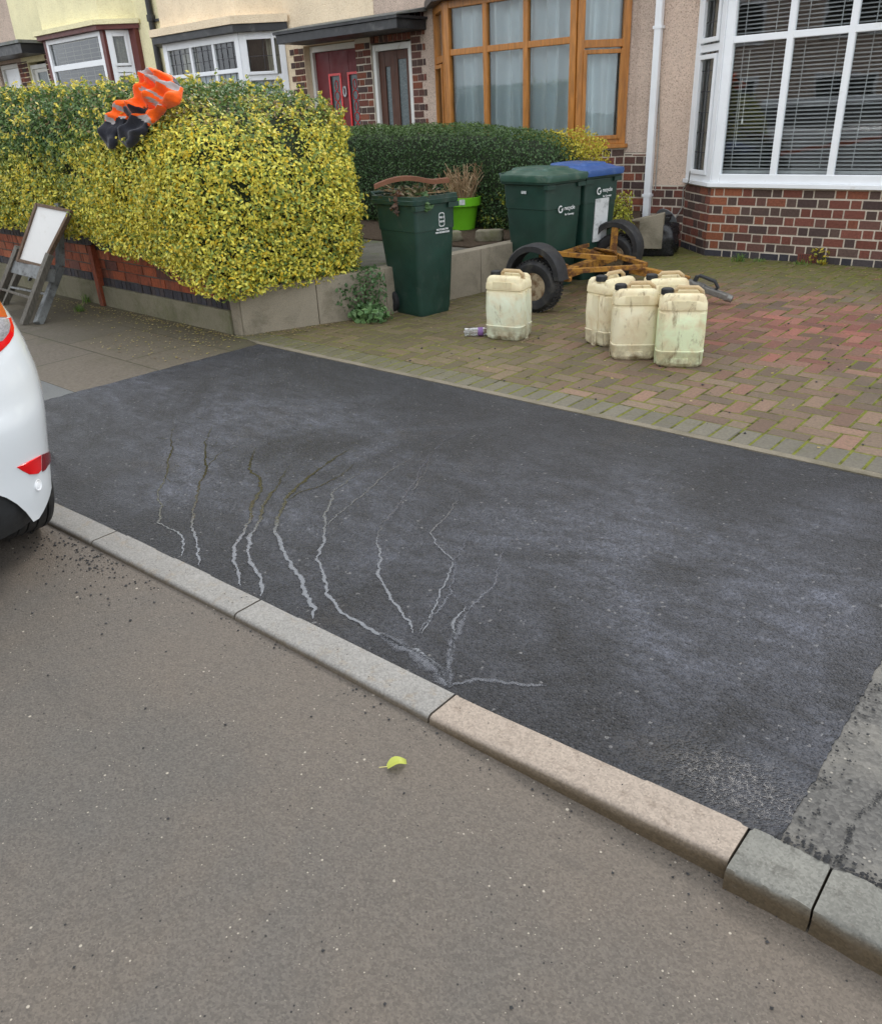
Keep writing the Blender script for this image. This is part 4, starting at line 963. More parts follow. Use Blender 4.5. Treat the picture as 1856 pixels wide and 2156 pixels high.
# --- dark green clipped hedge in front of the brown bay
hd = tag(empty('hedge', (-7, 8, .4)), 'dark green clipped hedge below the golden brown bay window', 'hedge')
C2, H2 = np.array([-7.30, 7.95, .88]), np.array([2.30, .48, .56])
def sdf2(P):
    Q = P.copy(); Q[:, 2] += np.interp(P[:, 0], [-8, -6.2, -5.4, -4.9], [0, .02, .10, .25])
    return rbox_sdf(Q, C2, H2, .22)+wob(P, 4.)*.025+wob(P, 11, 1)*.018
P, g = shell_points(sdf2, (-9.8, 7.2, .3), (-4.8, 8.6, 1.6), 62000, .09, .02)
up_ = np.clip((P[:, 2]-1.25)/.2, 0, 1)
col = lerpc((.024, .070, .022), (.115, .20, .07), RNG.uniform(0, 1, len(P)))*(1-.5*up_[:, None])+np.array([.17, .25, .07])[None]*(.5*up_*RNG.uniform(.3, 1.3, len(P)))[:, None]
vv, qq = leafquads(P, g, .030, .016, .8); npmesh('foliage', vv-np.array(hd.location), qq, col, 'leaf', hd)
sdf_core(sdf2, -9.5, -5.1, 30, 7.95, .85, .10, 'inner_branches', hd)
# --- bush helper
def bush(name, label, cat, c, h, n, ca, cb, L=.035, W=.02, r=.2, deep=.25, group=None, amp=.05, up=None, corec=True):
    c = np.array(c); h = np.array(h); root = tag(empty(name, (c[0], c[1], c[2]-h[2])), label, cat, group)
    f = lambda P: rbox_sdf(P, c, h, min(r, h.min()))+wob(P, 6)*amp+wob(P, 14, 2)*amp*.5
    P, g = shell_points(f, c-h-.1, c+h+.1, n, deep)
    col = lerpc(ca, cb, RNG.uniform(0, 1, n))*RNG.uniform(.7, 1.25, n)[:, None]
    vv, qq = leafquads(P, g, L, W, .85, up); npmesh('foliage', vv-np.array(root.location), qq, col, 'leaf', root)
    mb = MB()
    for k in range(5): mb.tube([(random.uniform(-.3, .3)*h[0], random.uniform(-.3, .3)*h[1], 0), (random.uniform(-.8, .8)*h[0], random.uniform(-.8, .8)*h[1], h[2]*1.7)], [.012, .005], 5)
    mb.build('stem', 'bark', root); return root
bush('bush', 'bright yellow bush behind the blue lidded bin', 'bush', (-5.42, 8.25, .80), (.58, .36, .50), 12000, (.62, .50, .04), (.48, .44, .06), r=.25)
bush('bush', 'small yellow sprig of bush right of the blue lidded bin', 'bush', (-4.66, 8.35, .42), (.17, .2, .27), 1600, (.50, .46, .05), (.28, .34, .06), r=.15)
bush('bush', 'yellow and green bush between lime pot and the big green bin', 'bush', (-5.75, 7.72, .58), (.40, .25, .27), 3600, (.45, .44, .06), (.10, .18, .04), amp=.09, r=.2, deep=.3)
bush('shrub', 'small dark shrub beside the red front door', 'shrub', (-9.25, 8.75, .85), (.34, .3, .52), 6000, (.02, .05, .018), (.06, .10, .03))
bush('weed', 'leafy green weed growing by the wheel of the open bin', 'weed', (-5.12, 4.84, .22), (.16, .12, .17), 900, (.05, .12, .04), (.13, .22, .09), L=.04, W=.024, amp=.08, r=.1)
bush('weed', 'pale leafed weed at the foot of the open bin', 'weed', (-4.97, 4.80, .05), (.17, .10, .055), 260, (.12, .24, .09), (.20, .32, .13), L=.06, W=.05, amp=.03, r=.05)
# ================================================================ BINS
def text(parent, body, size, M, mat='print', name='lettering', shear=0.):
    cu = bpy.data.curves.new(name, 'FONT'); cu.body = body; cu.size = size; cu.align_x = 'CENTER'; cu.align_y = 'CENTER'; cu.extrude = .0006; cu.shear = shear; cu.offset = .0008
    t = bpy.data.objects.new(name, cu); COL.objects.link(t)
    dg = bpy.context.evaluated_depsgraph_get(); me = bpy.data.meshes.new_from_object(t.evaluated_get(dg))
    bpy.data.objects.remove(t); bpy.data.curves.remove(cu)
    o = bpy.data.objects.new(name, me); me.materials.clear(); me.materials.append(MT[mat]); COL.objects.link(o); o.parent = parent; o.matrix_local = M; return o
def face_M(x, y, z, slope=0.):
    """local frame on the bin's +x face: text x runs along +y, text y runs up"""
    M = Matrix(((0, math.sin(slope), math.cos(slope)), (1, 0, 0), (0, math.cos(slope), -math.sin(slope)))).to_4x4(); M.translation = (x, y, z); return M
def wheelie(root, hx, hy, rim=.97, lid=None, taper=.82, wheel_y=1):
    """front faces +x, base centred on the root"""
    mb = MB(); bx, by = hx*taper*.92, hy*taper; sh = hx-bx
    secs = [(0.02, bx-.03, by-.03, .035, sh*.35, 0), (0.0, bx-.012, by-.012, .04, sh*.35, 0), (.05, bx, by, .045, sh*.35, 0), (rim*.72, bx+(hx-bx)*.72, by+(hy-by)*.72, .04, sh*.1, 0), (rim*.722, bx+(hx-bx)*.75+.004, by+(hy-by)*.75+.004, .04, sh*.1, 0), (rim-.085, hx-.006, hy-.006, .035, 0, 0), (rim-.05, hx-.004, hy-.004, .035, 0, 0), (rim-.02, hx-.02, hy-.02, .03, 0, 0), (rim-.25, hx-.05, hy-.05, .03, 0, 0)]
    mb.rloft(secs, 5); b = mb.build('bin_body', 'bin', root, smooth=True)
    mb = MB(); mb.rloft([(rim-.07, hx+.004, hy+.004, .035, 0, 0), (rim-.062, hx+.022, hy+.020, .04, 0, 0), (rim-.030, hx+.026, hy+.022, .04, 0, 0), (rim-.026, hx+.020, hy+.018, .04, 0, 0), (rim, hx+.020, hy+.018, .04, 0, 0), (rim, hx-.015, hy-.015, .03, 0, 0), (rim-.05, hx-.018, hy-.018, .03, 0, 0)], 5, False, False)
    # comb lip hanging at the front corners and rear bracket
    mb.box((-hx-.05, -hy*.8, rim-.06), (-hx-.018, hy*.8, rim-.01))
    mb.box((hx-.03, -hy-.015, rim-.105), (hx+.018, -hy+.10, rim-.066)); mb.box((hx-.03, hy-.10, rim-.105), (hx+.018, hy+.015, rim-.066))
    mb.build('rim', 'bin', b, smooth=True)
    mb = MB(); mb.tube([(-hx-.035, -hy*.75, rim-.02), (-hx-.10, -hy*.72, rim+.01), (-hx-.10, hy*.72, rim+.01), (-hx-.035, hy*.75, rim-.02)], .014, 8); mb.build('handle', 'bin', root, smooth=True)
    for sy in (-1, 1):
        Mw = Matrix.Translation((-bx*.93+sh*.35, sy*(by+.012), .10)) @ Matrix.Rotation(PI/2, 4, 'X')
        mb = MB(); mb.lathe([(.06, -.028), (.088, -.028), (.10, -.018), (.10, .018), (.088, .028), (.06, .028)], Mw, 28, None, False, False); wh = mb.build('wheel', 'rubber', root, smooth=True)
        mb = MB(); mb.lathe([(.058, -.024), (.058, -.015), (.022, -.012), (.022, -.026), (.022, .026), (.022, .012), (.058, .015), (.058, .024)], Mw, 24); mb.build('wheel_rim', 'greyplastic', wh, smooth=True)
    if lid:
        mb = MB(); z = rim+.003
        mb.rloft([(z-.045, hx+.034, hy+.028, .045, .012, 0), (z-.006, hx+.040, hy+.032, .045, .012, 0), (z+.012, hx+.036, hy+.028, .05, .012, 0), (z+.018, hx-.01, hy+.012, .06, -.01, 0), (z+.038, hx*.88, hy*.93, .07, -.03, 0), (z+.050, hx*.66, hy*.80, .09, -.04, 0), (z+.054, hx*.35, hy*.55, .08, -.04, 0)], 6)
        L = mb.build('lid', lid, root, smooth=True)
        mb = MB(); mb.rloft([(z+.034, hx*.84, hy*.74, .05, -.03, 0), (z+.062, hx*.78, hy*.70, .06, -.035, 0), (z+.070, hx*.60, hy*.52, .06, -.04, 0)], 5); mb.build('lid_panel', lid, L, smooth=True)
        mb = MB(); mb.box((-hx-.11, -hy*.35, z-.02), (-hx-.02, hy*.35, z+.02)); mb.build('hinge', lid, L, bevel=.008)
    return b
def emblem_ring(parent, M, r, t, mat='print', gap=(0, 0), name='emblem'):
    mb = MB(); k = 28; a0, a1 = gap if gap != (0, 0) else (0, 2*PI)
    vs = []; fs = []
    for i in range(k+1):
        a = a0+(a1-a0)*i/k
        vs += [(r*math.cos(a), r*math.sin(a), 0), ((r-t)*math.cos(a), (r-t)*math.sin(a), 0)]
        if i: fs.append((2*i-2, 2*i-1, 2*i+1, 2*i))
    mb.add(vs, fs); o = mb.build(name, mat, parent); o.matrix_local = M; return o
# two tall bins by the side wall
RZ = math.radians(-8)
bA = tag(empty('wheelie_bin', (-4.60, 6.82, 0), RZ), 'tall dark green wheelie bin with green lid behind the yellow trailer', 'wheelie bin', 'green wheelie bins on the drive')
b1 = wheelie(bA, .285, .255, 1.005, 'bin_lid')
bB = tag(empty('wheelie_bin', (-4.53, 7.37, 0), RZ), 'tall dark green wheelie bin with blue lid and white notice on its front', 'wheelie bin', 'green wheelie bins on the drive')
b2 = wheelie(bB, .285, .255, 1.01, 'blue_lid')
sl_ = .085
for bb, zz, off in ((b1, .72, -.02), (b2, .83, -.02)):
    xx = .285*.755+(.285*.245)*zz/.98+.028
    M = face_M(xx, off-.055, zz, -sl_*.2); emblem_ring(bb, M, .033, .012, gap=(.9, 5.9))
    M = face_M(xx, off-.035, zz, 0); mb = MB(); mb.add([(-.012, -.004, 0), (.012, .012, 0), (.010, -.018, 0)], [(0, 1, 2)]); o = mb.build('emblem', 'print', bb); o.matrix_local = M
    text(bb, 'recycle', .052, face_M(xx+.002, off+.068, zz+.004)); text(bb, 'for Coventry', .024, face_M(xx, off+.07, zz-.052))
mb = MB(); mb.box((.252, -.10, .36), (.262, .10, .76)); ntc = mb.build('notice', 'sticker', b2); ntc.rotation_euler = (0, .045, 0); ntc.location = (-.008, 0, .012)
mb = MB(); mb.box((-.03, -.262, .86), (.03, -.258, .885)); mb.build('label', 'sticker', b1)
# open bin full of garden waste
bC = tag(empty('wheelie_bin', (-4.868, 5.308, 0), math.radians(-7)), 'lidless dark green wheelie bin stuffed with garden waste next to the concrete wall', 'wheelie bin', 'green wheelie bins on the drive')
b3 = wheelie(bC, .270, .225, .97, None, .80)
M = face_M(.2665, .06, .775)
xx = .271
hexp = [(-.034, .0), (-.03, .045), (-.018, .055), (.018, .055), (.03, .045), (.034, 0), (.03, -.045), (.018, -.055), (-.018, -.055), (-.03, -.045)]
mb = MB(); n_ = len(hexp); mb.add([(a, b, 0) for a, b in hexp]+[(a*.84, b*.88, 0) for a, b in hexp], [(i, (i+1) % n_, n_+(i+1) % n_, n_+i) for i in range(n_)]); o = mb.build('emblem', 'print', b3); o.matrix_local = M
text(b3, 'BIN IT', .022, face_M(xx, .06, .792)); text(b3, 'REUSE', .020, face_M(xx, .06, .760)); text(b3, 'RECYCLING BIN', .018, face_M(xx-.001, .06, .698)); text(b3, 'FOR HOUSEHOLDS', .018, face_M(xx-.002, .06, .675))
# garden waste in the open bin (one heap, no countable pieces) and a curved brown trough on top
P = RNG.normal(0, 1, (520, 3))*np.array([.12, .10, .03])+np.array([-4.88, 5.31, .965])
vv, qq = leafquads(P, np.tile([0, 0, 1.], (520, 1)), .06, .03, .8)
hp = tag(npmesh('garden_waste', vv, qq, lerpc((.05, .09, .03), (.20, .13, .07), RNG.uniform(0, 1, 520)), 'leaf'), 'tangle of leaves and twigs heaped in the open green bin', 'garden waste', kind='stuff')
mb = MB()
for k in range(26):
    a = random.uniform(0, 6.28); r0 = random.uniform(0, .15); c = Vector((-4.88+r0*math.cos(a), 5.31+r0*math.sin(a)*.8, .93)); d = Vector((random.gauss(0, .12), random.gauss(0, .12), random.uniform(.04, .12)))
    cc = random.choice([(.25, .16, .09), (.10, .06, .035), (.34, .25, .15)]); mb.tube([c, c+d*.6+Vector((0, 0, .02)), c+d*1.1], [.005, .004, .002], 5, cc)
tw = mb.build('twigs', 'dry', hp)
def strand(pts, n, L, W, ca):
    pp = []; 
    for i in range(n):
        t = random.random()*(len(pts)-1.001); k = int(t); pp.append(np.array(Vector(pts[k]).lerp(Vector(pts[k+1]), t-k))+RNG.normal(0, .012, 3))
    return np.array(pp)
pts = [V(838, 395, 5.16), V(845, 418, 5.13), V(850, 430, 5.10)]
pa = strand([(-4.66, 5.19, .99), (-4.615, 5.17, .96), (-4.60, 5.16, .89), (-4.595, 5.16, .86)], 60, 0, 0, 0); pb = strand([(-4.83, 5.10, .99), (-4.83, 5.055, .96), (-4.84, 5.05, .90), (-4.845, 5.05, .84)], 40, 0, 0, 0)
vv, qq = leafquads(np.concatenate([pa, pb]), np.tile([.5, -.6, .3], (100, 1)), .055, .032, .5)
npmesh('trailing_leaves', vv, qq, np.concatenate([lerpc((.04, .10, .03), (.11, .20, .07), RNG.uniform(0, 1, 60)), lerpc((.14, .06, .03), (.08, .05, .03), RNG.uniform(0, 1, 40))]), 'leaf', hp)
mb = MB(); rr = []
c0 = Vector((-5.10, 5.08, 1.015)); c1 = Vector((-4.68, 5.54, 1.045))
for i in range(15):
    t = i/14; c = c0.lerp(c1, t)+Vector((0, 0, .05*math.sin(PI*min(1, t*1.25+.05)))); d = (c1-c0).normalized(); sd2 = Vector((d.y, -d.x, 0)); wd = .055
    prof = [(-wd, .035), (-wd+.008, .035), (-wd*.75, .008), (wd*.75, .008), (wd-.008, .035), (wd, .035), (wd*.85, 0), (-wd*.85, 0)]
    rr.append([c+sd2*a+Vector((0, 0, b)) for a, b in prof])
mb.rings(rr); tag(mb.build('plastic_trough', 'terracotta', smooth=True), 'bent brown plastic trough lying across the top of the open bin', 'trough')

# ================================================================ POT, STONES
pt = tag(empty('plant_pot', (-6.02, 7.36, .39)), 'lime green plastic pot with dead brown plant behind the open bin', 'plant pot')
mb = MB(); mb.lathe([(.02, 0), (.125, 0), (.165, .24), (.17, .245), (.195, .25), (.20, .335), (.188, .338), (.18, .26), (.02, .26)], None, 36); mb.build('pot', 'lime', pt, smooth=True)
mb = MB(); mb.lathe([(.004, .288), (.178, .285)], None, 20, None, True, False); mb.build('soil', 'soil', pt)
mb = MB(); Ml = Matrix.Rotation(math.radians(-62), 4, 'Z')
mb.add([Ml @ Vector((.2015*math.cos(a), .2015*math.sin(a), z)) for a in (.0, .1, .2, .3) for z in (.27, .325)], [(0, 2, 3, 1), (2, 4, 5, 3), (4, 6, 7, 5)]); mb.build('label', 'sticker', pt)
mb = MB()
for k in range(90):
    a = random.uniform(0, 6.28); r0 = random.uniform(0, .12); c = Vector((r0*math.cos(a), r0*math.sin(a), .28)); d = Vector((math.cos(a)*random.uniform(0, .22), math.sin(a)*random.uniform(0, .22), random.uniform(.16, .40)))
    cc = random.choice([(.36, .25, .14), (.28, .18, .10), (.42, .31, .19)]); m_ = c+d*.55+Vector((random.gauss(0, .012), random.gauss(0, .012), .02)); e = c+d
    mb.tube([c, m_, e], [.005, .004, .003], 4, cc)
    for q in range(3): mb.tube([m_.lerp(e, q*.35), m_.lerp(e, q*.35)+Vector((random.gauss(0, .03), random.gauss(0, .03), .04))], [.003, .002], 4, cc)
mb.build('dead_stems', 'dry', pt)
def lump(name, c, half, rz, mat, label, cat, group=None, seed=0, f=9, amp=.08):
    bm = bmesh.new(); bmesh.ops.create_cube(bm, size=2); bmesh.ops.subdivide_edges(bm, edges=bm.edges, cuts=5, use_grid_fill=True)
    me = bpy.data.meshes.new(name); co = np.array([v.co for v in bm.verts]); nr = co/np.linalg.norm(co, axis=1)[:, None]; co = co*.62+nr*.42
    j = wob(co, f*.3, seed)*amp+wob(co, f*.8, seed+1)*amp*.4; co = co*(1+j)[:, None]*np.array(half)
    for v, p in zip(bm.verts, co): v.co = p
    bm.to_mesh(me); bm.free(); me.materials.append(MT[mat]); me.polygons.foreach_set('use_smooth', [True]*len(me.polygons)); o = bpy.data.objects.new(name, me); COL.objects.link(o); o.location = c; o.rotation_euler = (0, 0, rz); return tag(o, label, cat, group)
a = V(933, 500, 6.62); lump('stone', (-5.58, 6.55, .43), (.15, .09, .055), math.radians(50), 'stone', 'mossy broken stone on the bed edge behind the open bin', 'stone', 'stones edging the garden bed')
lump('stone', (-5.20, 6.78, .435), (.14, .08, .06), math.radians(30), 'stone', 'brown broken stone on the bed edge nearest the tall green bins', 'stone', 'stones edging the garden bed', 3)

# ================================================================ TRAILER
tr_ = tag(empty('trailer', (-4.03, 6.6, 0), math.radians(5)), 'rusty yellow two wheeled trailer chassis with black mudguards on the drive', 'trailer')
HW = .80
mb = MB(); mb.box((-.045, -HW+.10, .19), (.045, HW-.10, .27)); mb.build('axle', 'rusty', tr_, bevel=.004)
mb = MB(); mb.bar((.0, -HW+.25, .285), (.62, -.04, .285), .045, .04); mb.bar((.0, HW-.25, .29), (.62, .04, .29), .045, .04); mb.bar((.5, 0, .255), (1.02, .04, .18), .07, .07); mb.build('drawbar', 'rusty', tr_, bevel=.004)
mb = MB(); mb.bar((-.22, -HW+.2, .34), (-.22, HW-.2, .34), .035, .035); mb.bar((-.22, -.35, .34), (.05, -.35, .30), .04, .04); mb.bar((-.22, .35, .34), (.05, .35, .30), .04, .04); mb.bar((-.20, -.1, .365), (.35, .02, .33), .05, .04)
mb.tube([(-.2, -.35, .31), (-.12, -.2, .22), (.0, -.05, .24)], .012, 6); mb.build('frame', 'rusty', tr_, bevel=.003)
mb = MB()
for k in range(5): mb.bar((-.1+k*.015, HW-.30-.03*k, .31+.01*k), (.22, HW-.45-.02*k, .30+.012*k), .03, .012)
mb.build('leaf_spring', 'rusty', tr_)
for sy in (-1, 1):
    c = Vector((0, sy*HW, .215)); Mw = Matrix.Translation(c) @ Matrix.Rotation(PI/2, 4, 'X')
    mb = MB(); mb.lathe([(.115, -.07), (.14, -.085), (.185, -.085), (.208, -.065), (.215, -.03), (.215, .03), (.208, .065), (.185, .085), (.14, .085), (.115, .07)], Mw, 40, None, False, False); wl = mb.build('wheel', 'rubber', tr_, smooth=True)
    mb = MB()
    for k in range(40):
        a = k/40*2*PI
        for q, o_ in ((-1, 0), (1, .5)):
            a2 = a+o_*PI/40; M = Mw @ Matrix.Rotation(a2, 4, 'Z'); mb.box((.205, -.010, min(q*.008, q*.062)), (.2225, .010, max(q*.008, q*.062)), None, M)
    mb.build('tread', 'rubber', wl)
    mb = MB(); mb.lathe([(.118, -.068), (.112, -.05), (.10, -.03), (.06, -.025), (.055, -.045), (.02, -.05), (.02, .05), (.055, .045), (.06, .025), (.10, .03), (.112, .05), (.118, .068)], Mw, 30); mb.build('wheel_rim', 'rim_rust', wl, smooth=True)
    mb = MB(); rr = []; R_ = .255; hwid = .082; cg = c+Vector((-.01, 0, .075)); a0, a1 = (math.radians(-2), math.radians(182)) if sy < 0 else (math.radians(-28), math.radians(168))
    for i in range(25):
        a = a0+(a1-a0)*i/24; rad = Vector((math.cos(a), 0, math.sin(a)))
        fl = 1.0
        prof = [(-hwid, -.045), (-hwid, 0), (-hwid+.02, .014), (hwid-.02, .014), (hwid, 0), (hwid, -.045), (hwid-.006, -.045), (hwid-.006, -.004), (hwid-.022, .007), (-hwid+.022, .007), (-hwid+.006, -.004), (-hwid+.006, -.045)]
        k_ = 1+.04*(1 if i in (0, 24) else 0)
        rr.append([cg+rad*(R_*k_+b)+Vector((0, q, 0)) for q, b in prof])
    mb.rings(rr); mg = mb.build('mudguard', 'rubber', tr_, smooth=True)
    mb = MB(); mb.bar((0.02, sy*(HW-.13), .25), (.0, sy*(HW-.06), .545), .07, .014, (0, 1, 0)); mb.bar((-.23, sy*(HW-.13), .28), (.25, sy*(HW-.13), .22 if sy > 0 else .26), .05, .035); mb.build('bracket', 'rusty', mg, bevel=.003)
mb = MB(); mb.bar((.96, .035, .185), (1.16, .045, .13), .06, .055); mb.bar((1.05, .04, .155), (1.36, .055, .065), .075, .05); mb.tube([(1.34, .054, .068), (1.40, .057, .05)], [.038, .03], 10); hb = mb.build('hitch', 'galv', tr_, bevel=.008)
mb = MB(); mb.bar((1.07, .042, .18), (1.09, .042, .225), .03, .03); mb.tube([(1.08, .042, .21), (1.11, .043, .23), (1.24, .05, .19), (1.27, .052, .14), (1.24, .051, .11)], .015, 8); mb.build('hitch_handle', 'cartrim', hb, smooth=True)

# ================================================================ JERRYCANS
def jerrycan(label, loc, rz, col):
    root = tag(empty('jerrycan', loc, rz), label, 'jerrycan', 'plastic jerrycans on the block drive')
    hx, hy = .150, .125; mb = MB()
    mb.rloft([(.012, hx-.03, hy-.03, .04, 0, 0), (.0, hx-.018, hy-.018, .045, 0, 0), (.012, hx-.006, hy-.006, .05, 0, 0), (.03, hx, hy, .05, 0, 0), (.094, hx, hy, .05, 0, 0), (.098, hx+.003, hy+.003, .052, 0, 0), (.106, hx+.003, hy+.003, .052, 0, 0), (.110, hx-.002, hy-.002, .05, 0, 0),
              (.225, hx+.001, hy+.003, .05, 0, 0), (.352, hx-.002, hy-.002, .05, 0, 0), (.357, hx-.006, hy-.006, .05, 0, 0), (.368, hx-.006, hy-.006, .05, 0, 0), (.374, hx, hy, .05, 0, 0), (.415, hx-.002, hy-.002, .05, 0, 0), (.437, hx-.014, hy-.014, .05, 0, 0), (.445, hx-.035, hy-.035, .045, 0, 0)], 6)
    for sy in (-1, 1): mb.box((-.075, sy*hy-.004*(1 if sy > 0 else -1)-.004, .385), (.075, sy*hy+.003*sy+.001, .432)); mb.box((-.055, sy*(hy+.001)-.004, .03), (.055, sy*(hy+.001)+.004, .062))
    for sx in (-1, 1): mb.box((sx*hx-.004, -.03, .11), (sx*hx+.004, .03, .36)); mb.box((sx*(hx-.004)-.01, -.022, .0), (sx*(hx-.004)+.008, .022, .10))
    body = mb.build('body', 'jerry', root, smooth=True); body.color = (*col, 1)
    mb = MB()          # raised shoulders either side of the handle recess, with ribs on the flanks and feet
    mb.rloft([(.40, hx-.008, .036, .03, 0, -hy+.044), (.448, hx-.014, .034, .03, 0, -hy+.047), (.466, hx-.03, .026, .025, 0, -hy+.05), (.470, hx-.05, .014, .012, 0, -hy+.052)], 5)
    so_ = mb.build('shoulder', 'jerry', body, smooth=True); so_.color = (*col, 1); mb = MB()
    mb.rloft([(.40, hx-.008, .036, .03, 0, hy-.044), (.448, hx-.014, .034, .03, 0, hy-.047), (.466, hx-.03, .026, .025, 0, hy-.05), (.470, hx-.05, .014, .012, 0, hy-.052)], 5)
    so_ = mb.build('shoulder', 'jerry', body, smooth=True); so_.color = (*col, 1); mb = MB()
    mb = MB(); mb.tube([(-.055, 0, .435), (-.052, 0, .475), (-.035, 0, .494), (.085, 0, .494), (.112, 0, .472), (.118, 0, .43)], [.016, .015, .014, .014, .015, .017], 8); mb.build('handle', 'handle_tan', root, smooth=True)
    mb = MB(); mb.lathe([(.034, .43), (.034, .462)], Matrix.Translation((-.103, 0, 0)), 16); nk = mb.build('neck', 'jerry', root, smooth=True); nk.color = (*col, 1)
    mb = MB(); mb.lathe([(.037, .452), (.037, .486), (.033, .490), (.012, .490)], Matrix.Translation((-.103, 0, 0)), 18)
    for k in range(18):
        M = Matrix.Translation((-.103, 0, 0)) @ Matrix.Rotation(k/18*2*PI, 4, 'Z'); mb.box((.035, -.003, .455), (.040, .003, .484), None, M)
    mb.build('cap', 'cartrim', root, smooth=False)
    return root
CREAM, GREENY, BLUEY = (.74, .68, .48), (.69, .76, .50), (.70, .73, .56)
jerrycan('cream jerrycan standing alone beside the clear bottle and trailer wheel', (-3.645, 4.97, 0), math.radians(12), BLUEY)
jerrycan('stained cream jerrycan at the front of the cluster, left of the greenish one', (-2.60, 4.985, 0), math.radians(33), CREAM)
jerrycan('pale greenish jerrycan at the front right of the cluster', (-2.265, 4.99, 0), math.radians(28), GREENY)
jerrycan('streaky cream jerrycan at the back left of the cluster, seen edge on', (-2.925, 5.23, 0), math.radians(75), CREAM)
jerrycan('cream jerrycan hidden behind the two front ones, only its top showing', (-2.59, 5.40, 0), math.radians(40), CREAM)

# ================================================================ BOTTLE, BAG, PLATE
bt = tag(empty('plastic_bottle', (-3.93, 4.80, .035), 0), 'clear crushed plastic bottle lying against the lone jerrycan', 'bottle')
ax = Matrix.Rotation(math.radians(40), 4, 'Z') @ Matrix.Rotation(PI/2, 4, 'Y')
mb = MB(); mb.lathe([(.004, -.02), (.026, -.02), (.033, -.012), (.033, .02), (.030, .024), (.033, .03), (.033, .09)], ax, 20, None, True, False); mb.build('body', 'pet', bt, smooth=True)
mb = MB(); mb.lathe([(.0336, .09), (.0336, .13)], ax, 20, None, False, False); mb.build('label', 'purple', bt, smooth=True)
mb = MB(); mb.lathe([(.033, .13), (.031, .155), (.014, .19), (.013, .205)], ax, 20, None, False, False); mb.lathe([(.015, .20), (.015, .222), (.002, .222)], ax, 14); mb.build('neck', 'pet', bt, smooth=True)
bg_ = lump('rubbish_bag', (-4.43, 8.93, .15), (.22, .19, .18), .3, 'bag', 'crumpled black plastic rubbish bag against the brick bay corner', 'rubbish bag', None, 5, 16, .14)
rngs = []
for i in range(9):
    t = i/8; r0 = .10*(1-t)+.03+.07*max(0, t-.6); rngs.append([Vector((.02+.05*t+r0*(1+.35*math.sin(j*2.3+i))*math.cos(j/10*2*PI), r0*(1+.35*math.cos(j*1.7+i*.7))*math.sin(j/10*2*PI), .12+.16*t)) for j in range(10)])
mb = MB(); mb.rings(rngs); mb.build('tied_neck', 'bag', bg_, smooth=True)
mb = MB(); Mp = Matrix.Translation((-4.47, 9.2, .34)) @ Matrix.Rotation(math.radians(-62), 4, 'X') @ Matrix.Rotation(.2, 4, 'Y')
mb.lathe([(.002, .012), (.10, .012), (.13, .004), (.145, 0), (.145, -.006), (.002, -.004)], Mp, 28); tag(mb.build('plastic_plate', 'greyplastic', smooth=True), 'round pale grey plate leaning on the wall above the black bag', 'plate')

# ================================================================ OLD STEP TRESTLE WITH WHITE BOARD
st_ = tag(empty('step_frame', (-7.9, 3.3, 0)), 'old wooden folding step frame with a white panel leaning on the hedge', 'step frame')
o_ = Vector(st_.location)
fr_, ft_ = G(50, 683), V(105, 535, 3.40); fl_, fu_ = V(-14, 658, 3.12), V(40, 520, 3.36)      # front legs, foot and head
q0, q1, t0, t1_ = V(90, 557, 3.36), V(43, 545, 3.31), V(146, 446, 3.57), V(80, 433, 3.47)     # panel corners
up_ = (t0-q0).normalized(); acr = (q0-q1).normalized(); nrm_ = acr.cross(up_).normalized()
if nrm_.y > 0: nrm_ = -nrm_
def seg(mb, a, b, w_, h_): mb.bar(a-o_, b-o_, w_, h_, nrm_)
for a, b in ((fr_, ft_), (fl_, fu_)):
    mb = MB(); seg(mb, a, b, .05, .06); mb.build('front_leg', 'oldwood', st_, bevel=.004)
mb = MB(); seg(mb, fr_.lerp(ft_, .37)+nrm_*.01, fl_.lerp(fu_, .37)+nrm_*.01, .02, .045); mb.build('rung', 'oldwood', st_, bevel=.003)
mb = MB(); seg(mb, fr_.lerp(ft_, .72)-nrm_*.06, fl_.lerp(fu_, .72)-nrm_*.06, .12, .13); mb.build('step', 'gstep', st_, bevel=.006)
mb = MB(); e_ = acr*.015
seg(mb, q0+e_-up_*.03, t0+e_+up_*.02, .03, .04); seg(mb, q1-e_-up_*.03, t1_-e_+up_*.02, .03, .04); seg(mb, q0-up_*.015, q1-up_*.015, .028, .034); seg(mb, t0+up_*.01, t1_+up_*.01, .028, .034); mb.build('panel_frame', 'oldwood2', st_, bevel=.003)
mb = MB(); pts = [q0, t0, t1_, q1]; mb.add([p+nrm_*.004-o_ for p in pts]+[p-nrm_*.006-o_ for p in pts], [(0, 1, 2, 3), (7, 6, 5, 4), (0, 4, 5, 1), (1, 5, 6, 2), (2, 6, 7, 3), (3, 7, 4, 0)]); mb.build('white_panel', 'board', st_)
rf, rk, ru = G(80, 682), V(112, 600, 3.42), V(127, 560, 3.52); rt = V(124, 428, 3.68)
mb = MB(); seg(mb, rf, rk, .06, .07); seg(mb, rk-(ru-rk)*.1, ru, .058, .068); seg(mb, ru, rt, .055, .06); mb.build('rear_leg', 'gstep', st_, bevel=.004)
mb = MB(); lf_, lk_ = G(8, 641), V(45, 560, 3.62); seg(mb, lf_, lk_, .055, .06); mb.build('rear_leg', 'oldwood', st_, bevel=.004)
mb = MB(); seg(mb, lf_.lerp(lk_, .45), rf.lerp(rk, .75), .02, .045); seg(mb, V(62, 590, 3.6), V(78, 548, 3.62), .02, .03); mb.build('brace', 'gstep', st_, bevel=.003)

